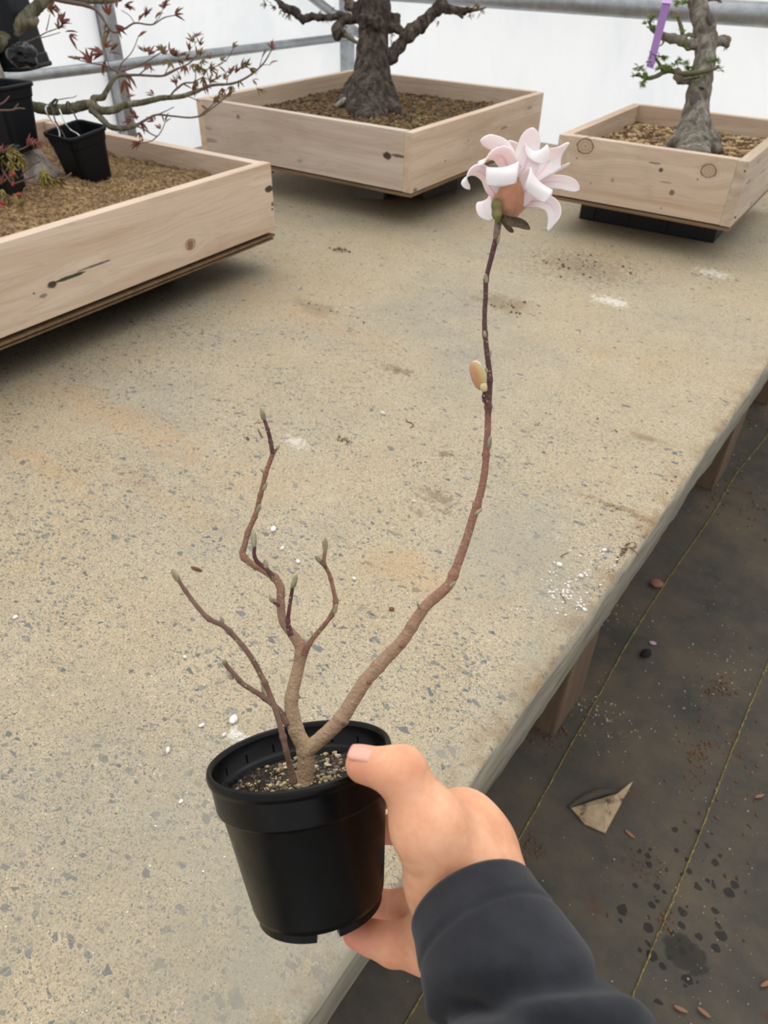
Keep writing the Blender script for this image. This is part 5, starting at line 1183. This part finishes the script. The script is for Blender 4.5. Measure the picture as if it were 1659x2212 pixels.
for pts in ([(296, 270, 3), (318, 257, 2.4), (338, 248, 2), (375, 251, 1.8), (411, 254, 1.8), (436, 249, 1.7), (452, 238, 1.6), (471, 224, 1.3), (497, 202, 1)], [(430, 251, 1.5), (455, 230, 1.2), (470, 214, .8)], [(292, 270, 2), (312, 280, 1.6), (330, 291, 1.4), (340, 294, 1.3), (351, 278, 1.1), (357, 262, .9)], [(340, 294, 1.3), (328, 304, 1.1), (300, 310, .9)], [(340, 248, 1.6), (358, 240, 1), (376, 231, .8)],
            [(262, 160, 2.4), (240, 148, 2), (225, 141, 1.7), (200, 137, 1.4), (172, 130, 1)], [(252, 160, 2), (262, 138, 1.4), (285, 112, 1.1), (300, 76, .8)], [(262, 154, 2), (290, 146, 1.6), (318, 132, 1.4), (340, 118, 1.2), (358, 108, 1)], [(236, 146, 1.4), (232, 128, 1), (226, 104, .8)], [(299, 162, 1.4), (322, 146, 1), (334, 152, .8)], [(352, 163, 1.4), (372, 152, 1), (385, 146, .8)], [(356, 162, 1.2), (362, 148, .9), (368, 140, .7)],
            [(366, 211, 2.6), (375, 198, 2), (384, 190, 2.4), (398, 180, 2), (420, 176, 1.4), (424, 150, 1.1), (434, 132, .9)], [(398, 182, 1.8), (412, 190, 1.2)], [(384, 190, 1.6), (378, 180, 1)], [(420, 176, 1.2), (438, 166, 1.1), (450, 148, 1), (470, 142, .9), (490, 128, .9), (506, 102, .7)], [(476, 140, .9), (484, 124, .7)], [(455, 184, 1.4), (448, 160, 1), (446, 150, .8)], [(490, 182, 1.2), (492, 166, .9), (500, 152, .8)], [(560, 146, .9), (566, 126, .7), (572, 112, .6)], [(561, 142, .9), (574, 140, .7), (586, 140, .5)],
            [(425, 120, .9), (421, 92, .7), (418, 68, .5)], [(330, 53, 1), (345, 36, .8), (352, 18, .6)], [(291, 50, 1), (280, 34, .8), (262, 22, .7)], [(30, 96, 2), (60, 90, 1.6), (82, 80, 1.5), (100, 70, 1.2), (122, 62, 1), (134, 54, .8)], [(100, 66, 1.2), (104, 50, 1), (108, 30, .8)], [(80, 82, 1.2), (96, 80, 1), (130, 70, .8)], [(220, 112, .8), (226, 96, .6)], [(402, 206, 1.2), (420, 214, 1), (432, 220, .7)], [(100, 240, 1), (112, 220, 1.2), (140, 213, 1), (160, 210, .8), (166, 206, .6)]):
    lt_.limb('twig', pts, M_TWL, seg=6, lump=.05)
lt_.limb('wire_loop', [(106, 236, 2.4), (112, 224, 2.6), (120, 215, 2.4), (124, 218, 2), (116, 230, 2)], Mat('dark_bark_tie', .6, srgb(40, 36, 32)), dd=(-.02, -.02))
RD = ['red', 'red', 'olv', 'red3']; OL = ['olv', 'red', 'olv3', 'red3']
for (x, y, n, dx, dy) in ((104, 26, 3, .3, -1), (108, 12, 2, .6, .8), (126, 62, 4, .4, -1), (132, 52, 4, .4, -1), (140, 70, 2, 1, 0), (150, 76, 2, .8, .6), (116, 8, 2, .6, .6), (46, 90, 4, -.6, .6), (30, 98, 3, .3, .8), (48, 44, 2, .1, .8), (228, 44, 3, .2, 1), (236, 34, 3, .3, -1), (240, 60, 3, -.6, .5), (252, 16, 3, .1, -1), (268, 14, 3, 1, -.3), (248, 54, 3, .6, .6), (300, 46, 2, .6, -1), (314, 38, 3, .5, -1), (352, 20, 3, .4, -1), (376, 32, 3, 1, -.2), (336, 40, 2, .6, -1), (284, 22, 3, -.5, -1), (296, 0, 2, .4, -1),
                     (172, 130, 3, -1, -.4), (198, 136, 3, -.6, -1), (226, 104, 4, 0, -1), (222, 118, 4, -.8, -.2), (236, 112, 3, .8, -.6), (226, 128, 3, -.2, .6), (272, 158, 3, .4, .6), (268, 172, 2, .1, 1), (300, 78, 1, .4, -1)):
    lt_.spray(x, y, RD, n, 20, 36, dx, dy, .55)
for (x, y, n, dx, dy) in ((312, 112, 4, -.3, -1), (322, 120, 4, .5, -.8), (318, 134, 3, 0, 1), (348, 108, 4, -.2, -1), (352, 118, 5, .6, -.8), (366, 112, 5, .7, -.6), (374, 120, 6, .5, -.2), (368, 132, 4, 0, .8), (384, 130, 5, .5, .3), (390, 120, 4, .6, -.8), (400, 128, 4, .8, -.6), (408, 112, 4, .4, -1), (396, 140, 5, .2, .8), (412, 140, 4, .4, .8), (424, 138, 4, .2, .8), (430, 122, 5, .3, -1), (434, 132, 4, .8, .2), (420, 94, 2, 0, -1), (424, 80, 2, -.2, -1), (432, 100, 3, .1, -1), (452, 146, 4, .6, .2), (446, 152, 4, -.8, .4), (470, 142, 2, 1, 0), (476, 130, 2, .2, -1), (504, 104, 2, .6, -1), (456, 126, 2, .1, -1), (438, 168, 5, .4, .8), (428, 176, 4, -.5, .6), (420, 184, 4, .2, 1), (440, 184, 6, .3, .6), (452, 178, 5, .4, -.6), (466, 172, 4, .4, -.8), (484, 172, 5, .5, -.6), (498, 160, 6, .2, -1), (510, 158, 6, .4, -.6), (520, 150, 5, .3, -1), (528, 142, 5, .8, -.3), (540, 148, 4, .8, .3), (516, 176, 4, .5, .8), (500, 186, 4, .3, 1), (480, 190, 4, 0, 1), (556, 190, 3, .6, .8), (546, 172, 3, .8, .6), (390, 172, 3, -.2, -1), (382, 182, 3, -.8, -.6), (476, 200, 2, .2, 1), (470, 206, 2, .2, 1), (462, 222, 3, .6, -.6), (488, 208, 3, .6, -.6), (568, 124, 2, .1, -1), (588, 108, 3, .3, -1), (580, 140, 2, 1, 0), (446, 236, 2, -.3, -.8)):
    lt_.spray(x, y, OL, n, 13, 24, dx, dy, .7)
for (x, y, n, dx, dy) in ((296, 258, 4, -.6, -1), (286, 246, 3, -.2, -1), (304, 262, 4, .4, .8), (300, 284, 3, .2, .6), (356, 264, 3, .2, -1), (348, 278, 3, -.5, -1), (334, 262, 2, -.6, -.6), (302, 310, 4, -1, .1), (310, 304, 3, -1, -.4), (284, 262, 3, -.8, -.4), (276, 212, 2, .3, -1), (334, 206, 3, -.8, -.4)):
    lt_.spray(x, y, ['red', 'red', 'red3'], n, 15, 27, dx, dy, .6)
# drooping foreground sprays at the left edge
for pts in ([(-10, 345, 2.4), (8, 372, 2.6), (22, 392, 2.4), (30, 398, 2)], [(28, 398, 2), (50, 390, 1.6), (72, 382, 1.3), (78, 378, 1)], [(52, 392, 1.6), (84, 398, 1.5), (120, 396, 1.4), (140, 392, 1)], [(128, 394, 1.5), (142, 384, 1.5), (154, 374, 1.7)], [(10, 352, 1.6), (40, 356, 1.5), (68, 356, 1.2), (88, 348, 1.4)], [(44, 382, 1.2), (54, 370, 1.2), (64, 362, 1.1)], [(26, 330, 1.4), (56, 318, 1.2), (72, 308, 1)], [(-5, 228, 1.6), (10, 220, 1.6), (20, 208, 1.2)], [(-5, 238, 2), (24, 238, 1.8), (40, 234, 1.6), (54, 235, 1.2)], [(30, 236, 1.4), (40, 224, 1)]):
    lt_.limb('twig', pts, M_TWL, seg=6, lump=.05, dd=(-.24, -.24))
for (x, y, n, dx, dy) in ((14, 332, 5, .8, .4), (30, 330, 5, 1, .3), (46, 342, 5, .8, .8), (18, 348, 4, .2, 1), (6, 338, 4, -.4, .6), (90, 366, 4, .2, 1), (100, 374, 4, .5, .8), (108, 384, 5, .7, .7), (90, 382, 3, 0, 1), (120, 388, 4, .7, .3), (4, 410, 5, .1, 1), (10, 420, 4, .4, 1), (38, 418, 3, .1, 1), (44, 346, 4, .3, .8), (26, 366, 3, .2, 1)):
    lt_.spray(x, y, ['yel3', 'olv3', 'yel3', 'olv'], n, 16, 28, dx, dy, .6, -.25, 4)
for (x, y, n, dx, dy) in ((60, 312, 4, .3, -1), (72, 306, 4, .6, .6), (80, 304, 3, .3, 1), (8, 330, 3, .1, -1), (4, 398, 3, -.2, -1)): lt_.spray(x, y, ['red', 'red3'], n, 14, 24, dx, dy, .7, -.25, 3)
M_BERRY = Mat('crimson_flower_buds', .5, srgb(164, 34, 62)); IV, IF = ico(1); BERRY = meshdata('flower_bud', IV, IF, M_BERRY)
for (x, y) in ((26, 374), (28, 378), (24, 380), (30, 376), (29, 396), (27, 400), (40, 418), (42, 422), (38, 421), (44, 420), (4, 436), (7, 440), (2, 444), (6, 446), (1, 438), (9, 448)):
    inst('flower_bud', BERRY, lt_.root, lt_.P(x, y, -.26), (0, 0, 0), 2.6*ld/FPX)

# --- black nursery pots around the maple
M_NP = Mat('black_nursery_pot', .5, srgb(12, 15, 20), Specular_IOR_Level=.25)
def square_pot(label, px, py, d, wtop, wbot, h, dirup=(0, 0, 1), yaw=.3, group=None, soil=False, loc=None, parts_lip=True):
    """tapered square pot; (px, py) is the middle of its top opening"""
    top = np.array(at(px, py, d)) if loc is None else np.array(loc); a = np.array(dirup, float); a /= np.linalg.norm(a)
    x = np.array([math.cos(yaw), math.sin(yaw), 0]); x -= a*(x @ a); x /= np.linalg.norm(x); y = np.cross(a, x)
    root = empty('nursery_pot', tuple(top-a*h)); tag(root, label, 'pot', group)
    def ring(w, z, c=.14, n=3):
        P = []
        for k, (sx, sy) in enumerate(((1, 1), (-1, 1), (-1, -1), (1, -1))):
            for q in range(n):
                t = math.pi/2*(k+q/(n-1)); rr = w*c; cx_, cy_ = sx*(w/2-rr), sy*(w/2-rr); P.append(top+x*(cx_+rr*math.cos(t))+y*(cy_+rr*math.sin(t))+a*z)
        return P
    def shell(rings, caps=None):
        m = len(rings[0]); V = [p for r in rings for p in r]; F = [(i*m+j, i*m+(j+1) % m, (i+1)*m+(j+1) % m, (i+1)*m+j) for i in range(len(rings)-1) for j in range(m)]
        if caps: F += [tuple(range((len(rings)-1)*m, len(rings)*m))]
        return np.array(V), F
    iw = lambda z: wbot+(wtop-wbot)*(1+z/h)
    V, F = shell([ring(iw(-h+.004)-.006, -h+.004), ring(iw(-.002)-.006, -.002), ring(iw(-.002), -.001), ring(iw(-.03)-.001, -.03), ring(iw(-.03)-.006, -.034), ring(wbot, -h+.006), ring(wbot-.01, -h)], True)
    F = [f if len(f) == 4 else f[::-1] for f in F]; F.append(tuple(range(11, -1, -1))); obj('pot_body', V, F, M_NP, root, smooth=False)
    V, F = shell([ring(iw(0)-.007, -.001), ring(iw(0)-.004, .002), ring(iw(0)+.004, .002), ring(iw(0)+.006, -.002), ring(iw(0)+.005, -.008), ring(iw(0)-.001, -.0095)]); obj('rim', V, F, M_NP, root)
    if soil:
        zs = -.075*h/.19; q = ring(iw(zs)-.008, zs); V = q+[top+a*(zs+.01)]; F = [(12, j, (j+1) % 12) for j in range(12)]; tag(obj('soil', V, F, M_SOILR, root), kind='stuff')
        r = random.Random(9); parts = []
        for k in range(160):
            u, v = r.uniform(-.44, .44), r.uniform(-.44, .44); Vr, Fr = rock(r, 1, .3); s = .002+.003*r.random(); wz = iw(zs)-.01; parts.append((Vr*s+top+x*u*wz+y*v*wz+a*(zs+.010*(1-2*max(abs(u), abs(v)))+s*.3), Fr))
        V, F = joinmesh(parts); tag(obj('granules', V, F, M_GRANR, root, smooth=False), kind='stuff')
    return root
hang = square_pot('black square pot of gravel hung by wires from the maple branch', 161, 280, 1.965, .122, .088, .150, dirup=(.02, -.13, 1), yaw=.02, soil=True)
M_WIRE = Mat('aluminium_wire', .35, srgb(196, 194, 190), Metallic=.8); M_WIRED = Mat('dark_wire', .5, srgb(70, 64, 58), Metallic=.5)
for pts, m_ in (([(104, 228), (99, 232), (100, 242), (110, 258), (122, 272), (128, 285), (129, 300)], M_WIRE), ([(108, 222), (114, 240), (120, 262), (132, 282), (144, 303)], M_WIRED), ([(128, 236), (134, 250), (142, 268), (152, 280), (168, 290), (180, 303)], M_WIRE), ([(148, 238), (143, 228), (146, 220), (152, 226), (154, 242), (160, 244)], M_WIRED), ([(157, 240), (163, 252), (166, 258)], M_WIRED)):
    n_ = len(pts); V, F = tube([at(x, y, 1.98-.02*i/n_-(.015 if i < 3 else 0)) for i, (x, y) in enumerate(pts)], [.0021]*n_, seg=8, n=30); obj('hanging_wire', V, F, m_, hang)
square_pot('black square pot hanging upright at the left edge behind the twigs', -2, 180, 1.86, .118, .088, .155, dirup=(0, 0, 1), yaw=.25, soil=True)
square_pot('large black pot tipped upside down at the top left corner', 34, 146, 2.12, .155, .125, .26, dirup=(.04, .02, -1), yaw=.45)
square_pot('black pot standing low in the moss beside the maple roots', -38, 330, 1.80, .135, .100, .135, dirup=(-.12, -.05, 1), yaw=.5)
# crumpled black plastic bag between the hung pots
M_BAG = Mat('crumpled_black_plastic', .25, srgb(12, 12, 14), Specular_IOR_Level=.3)
V, F = ico(4); p = V*1.6+3; V = V*(1+.30*vnoise(p)+.10*vnoise(p*2.4))[:, None]; V = V @ np.array([CR*.040, CU*.032, -CF*.026])+at(48, 118, 1.95)
tag(obj('plastic_bag', V, F, M_BAG, smooth=False), 'crumpled glossy black plastic bag tied among the maple branches', 'bag')

# ---------------------------------------------------------------- bits lying on the bench
M_PERL = Mat('white_perlite', .9); _v = M_PERL.co('Object'); M_PERL.set(**{'Base Color': M_PERL.ramp(M_PERL.noise(_v, 3, 4).outputs[0], [(.3, srgb(214, 208, 202)), (.7, srgb(246, 242, 238))])})
rg = random.Random(12); PERL = []
for k in range(5):
    V, F = rock(rg, 2, .35); V = V*(1+.14*vnoise(V*2.4+k))[:, None]; V[:, 2] -= V[:, 2].min(); PERL.append(meshdata('perlite_chip', V, F, M_PERL, smooth=False))
def lay(name, me, px, py, rpx, z=BENCH_Z, parent=None):
    c = onz(px, py, z); d = (c-CAM) @ CF; s = rpx*d/FPX; return inst(name, me, parent, c-np.array([0, 0, .0005]), (0, 0, rg.random()*6.28), (s, s, s*.9))
CHIP = ['white chip on the bench left of the held pot, level with its rim', 'white chip to the left of the largest chip behind the pot', 'white chip on the bench left of the pot collar', 'white chip between the middle shoot and the small right-hand twig', 'white chip just right of the small right-hand twig tip', 'white chip touching the chalky smear behind the left pot rim',
    'white chip right of the bend in the middle shoot, lower of two', 'white chip right of the bend in the middle shoot, upper of two', 'white chip closest to the left edge of the picture', 'tiny white chip under the leftmost seedling twig', 'white chip on open concrete below and left of the fuzzy flower bud', 'white chip in the crumb patch near the bench edge, farthest back of four',
    'white chip in the crumb patch near the bench edge, nearest of four', 'white chip in the crumb patch near the bench edge, leftmost of four', 'white chip in the middle of the crumb patch near the bench edge', 'tiny white chip left of the brown footprint smear']
for i, (x, y, r) in enumerate(((363, 1623, 8), (436, 1568, 7), (391, 1732, 6), (644, 1215, 6), (765, 1252, 5.5), (484, 1589, 6), (610, 1186, 6), (591, 1146, 9), (34, 1335, 6), (400, 1421, 5), (827, 895, 6), (1305, 1190, 6), (1262, 1318, 6), (1208, 1222, 7), (1254, 1247, 6), (894, 1084, 4.5))):
    tag(lay('perlite_chip', PERL[i % 5], x, y, r), CHIP[i], 'pebble', 'white chips scattered on the bench')
tag(lay('perlite_chip', PERL[2], 505, 1558, 12.5), 'largest white perlite chip, just behind the left rim of the held pot', 'pebble')
M_BARKB = bark('rust_brown_bark_bit', srgb(82, 54, 36), srgb(108, 74, 48), srgb(132, 94, 64)); M_SOILB = Mat('dark_soil_crumb', .95, srgb(98, 80, 56))
def sliver(l, w, h): 
    V, F = ico(2); V = V*np.array([l, w, h]); V = V*(1+.18*vnoise(V/np.array([l, w, h])*1.7))[:, None]; V[:, 2] -= V[:, 2].min(); return V, F
def lay_v(name, VF, px, py, ang, mat, label, cat, group=None, z=BENCH_Z):
    V, F = VF; return tag(obj(name, rotz(V, ang)+onz(px, py, z)-np.array([0, 0, .0004]), F, mat), label, cat, group)
lay_v('bark_chip', sliver(.011, .0035, .0018), 425, 1230, .15, M_BARKB, 'narrow rust-brown bark chip above the left seedling twig tip', 'bark')
lay_v('seed_husk', sliver(.0042, .0040, .0022), 846, 1317, 0, M_BARKB, 'round brown seed husk beside the tall stem', 'seed')
lay_v('twig_bit', sliver(.020, .0018, .0012), 562, 937, -.55, M_BARKB, 'thin dark twig bit lying behind the middle seedling tip', 'twig')
lay_v('leaf_bit', sliver(.007, .003, .0014), 535, 948, -.6, M_SOILB, 'small dark olive leaf bit lying left of the middle seedling tip', 'leaf')
def curl(pix, r, mat, name, label, cat):
    P = [onz(x, y, BENCH_Z)+np.array([0, 0, r]) for x, y in pix]; V, F = tube(P, [r]*len(P), seg=6, n=len(P)*6); return tag(obj(name, V, F, mat), label, cat)
M_ROOT = Mat('dry_root', .9, srgb(120, 92, 62))
curl([(877, 905), (880, 912), (888, 914), (893, 920), (886, 925)], .0011, M_ROOT, 'root_curl', 'tiny curled dry root in the middle of the bench', 'root')
curl([(1210, 1203), (1216, 1200), (1222, 1196), (1228, 1195)], .0007, M_ROOT, 'root_fibre', 'short bent root fibre beside the white crumbs near the bench edge', 'root')
curl([(1210, 1282), (1216, 1290), (1220, 1298), (1221, 1304)], .0007, M_ROOT, 'root_fibre', 'thin dark root fibre below the white crumbs near the bench edge', 'root')
curl([(548, 915), (570, 912), (592, 911)], .0008, Mat('straw', .8, srgb(176, 146, 98)), 'straw', 'pale straw crossing behind the middle seedling tip', 'straw')
def crumbs(name, spots, mat, label, cat, seed, z=BENCH_Z, sub=1):
    r = random.Random(seed); parts = []; base = [rock(r, sub, .35) for _ in range(6)]
    for (px, py, rx, ry, n, s0, s1) in spots:
        c = onz(px, py, z)
        for k in range(n):
            x = c[0]+r.gauss(0, rx*.55); y = c[1]+r.gauss(0, ry*.55)
            if z > .5 and x > EDGE_X-.015: continue
            V, F = base[r.randrange(6)]; s = s0+(s1-s0)*r.random()**2.5; zz = z if z > .5 else floor_z(x, y)
            parts.append((rotz(V*s, r.random()*6)+np.array([x, y, zz+s*.3]), F))
    V, F = joinmesh(parts); return tag(obj(name, V, F, mat, smooth=False), label, cat, None, 'stuff')
crumbs('perlite_crumbs', [(1215, 1265, .035, .06, 110, .0008, .0030), (1255, 1300, .03, .03, 60, .0008, .003), (1310, 1190, .03, .035, 60, .0008, .0026), (1330, 1225, .02, .03, 40, .0008, .0025), (1200, 1160, .012, .012, 25, .0008, .0022), (615, 1186, .012, .012, 14, .0008, .002), (590, 1146, .01, .01, 10, .001, .002), (1315, 650, .05, .05, 40, .001, .003), (640, 960, .02, .02, 14, .0006, .0016), (780, 975, .02, .012, 12, .0006, .0016), (700, 1200, .9, .6, 260, .0005, .0016), (420, 1800, .35, .25, 120, .0005, .0016), (510, 1590, .008, .006, 16, .0006, .0018), (1000, 1400, .3, .4, 120, .0005, .0015), (1260, 575, .12, .1, 20, .001, .002)], M_PERL, 'scattered white perlite crumbs on the bench top', 'crumbs', 4)
crumbs('soil_crumbs', [(740, 950, .016, .010, 40, .001, .0035), (552, 950, .02, .01, 6, .0006, .0014), (1260, 575, .16, .12, 70, .0015, .006), (1085, 660, .09, .05, 30, .0015, .005), (700, 665, .10, .03, 30, .001, .004), (1330, 932, .008, .006, 8, .001, .003), (1290, 905, .006, .006, 6, .001, .003), (1160, 918, .006, .006, 6, .001, .003), (735, 540, .03, .02, 20, .002, .006), (1350, 1195, .012, .03, 120, .0008, .003), (1330, 1240, .012, .05, 120, .0006, .0022), (1480, 1045, .02, .08, 120, .0008, .003), (1400, 1140, .01, .04, 50, .0006, .002), (1345, 1105, .06, .008, 60, .0006, .0018), (920, 1010, .05, .02, 30, .0008, .002), (1000, 1000, .9, .8, 240, .0004, .0013), (1132, 652, .006, .006, 3, .003, .005), (1540, 600, .1, .1, 30, .001, .003)], M_SOILB, 'scattered dark brown soil crumbs on the bench top', 'crumbs', 6)
M_NEED = Mat('dry_needle', .8, srgb(104, 72, 44)); parts = []
for pix in ([(1340, 1187), (1358, 1185), (1376, 1184)], [(1345, 1195), (1354, 1190), (1352, 1184)], [(1362, 1186), (1372, 1194), (1378, 1200)], [(1366, 1188), (1374, 1180), (1369, 1172)], [(1338, 1198), (1346, 1196)]):
    P = [onz(x, y, BENCH_Z)+np.array([0, 0, .002]) for x, y in pix]; parts.append(tube(P, [.0008]*len(P), seg=5, n=8))
V, F = joinmesh(parts); tag(obj('needle_litter', V, F, M_NEED), 'tuft of dry brown needles on the bench edge', 'litter', None, 'stuff')
# ---------------------------------------------------------------- bits lying on the floor
M_GRIT = Mat('dusty_grit', .9, srgb(168, 158, 142))
crumbs('floor_grit', [(1500, 1500, .9, .9, 420, .0008, .0028), (1330, 1560, .06, .10, 60, .001, .004), (1350, 1330, .10, .06, 60, .001, .004), (1600, 1950, .25, .5, 260, .0008, .003), (1550, 1450, .1, .2, 90, .001, .004), (1270, 1530, .05, .04, 60, .001, .005), (1630, 1000, .4, .4, 160, .001, .005), (1000, 2150, .1, .1, 40, .001, .003)], M_GRIT, 'pale grit scattered over the dark ground cloth', 'grit', 14, 0.0)
crumbs('bark_litter', [(1510, 1630, .03, .10, 160, .001, .004), (1550, 1490, .04, .06, 90, .001, .005), (1390, 1870, .05, .04, 90, .001, .003), (1620, 1700, .2, .3, 160, .001, .005), (1600, 1080, .2, .2, 160, .001, .006), (1620, 900, .2, .1, 120, .002, .008), (1440, 1990, .02, .02, 20, .002, .005), (1150, 1830, .03, .03, 60, .001, .005), (1200, 1590, .05, .06, 90, .001, .006)], M_BARKB, 'rust-brown bark litter scattered over the dark ground cloth', 'litter', 15, 0.0)
lay_v('stone', sliver(.020, .018, .008), 1418, 1263, .3, Mat('terracotta_stone', .8, srgb(140, 96, 76)), 'flat terracotta-brown stone on the ground cloth near the bench', 'stone', z=0.003)
lay_v('petal_bit', sliver(.010, .007, .0015), 1410, 1389, .3, Mat('lilac_petal', .7, srgb(188, 150, 172)), 'single lilac petal on the ground cloth by the yellow line', 'petal', z=0.003)
lay_v('clod', sliver(.018, .013, .010), 1394, 1415, 1.2, Mat('black_clod', .9, srgb(22, 21, 20)), 'black clod of soil on the ground cloth', 'clod', z=0.002)
M_DRYL = Mat('dry_leaf', .8, srgb(140, 104, 76))
for (x, y, a, lb_) in ((1360, 1802, -.2, 'pale dry leaf sliver right of the folded cloth corner'), (1470, 2180, .2, 'dry leaf sliver at the lower edge, left of another'), (1520, 2187, -.1, 'dry leaf sliver at the lower edge, right of another'), (1640, 1720, .9, 'rust-coloured leaf sliver at the right edge'), (1654, 2125, 1.0, 'tan leaf sliver low at the right edge')):
    lay_v('leaf_sliver', sliver(.013, .004, .002), x, y, a, M_DRYL, lb_, 'leaf', z=.004)
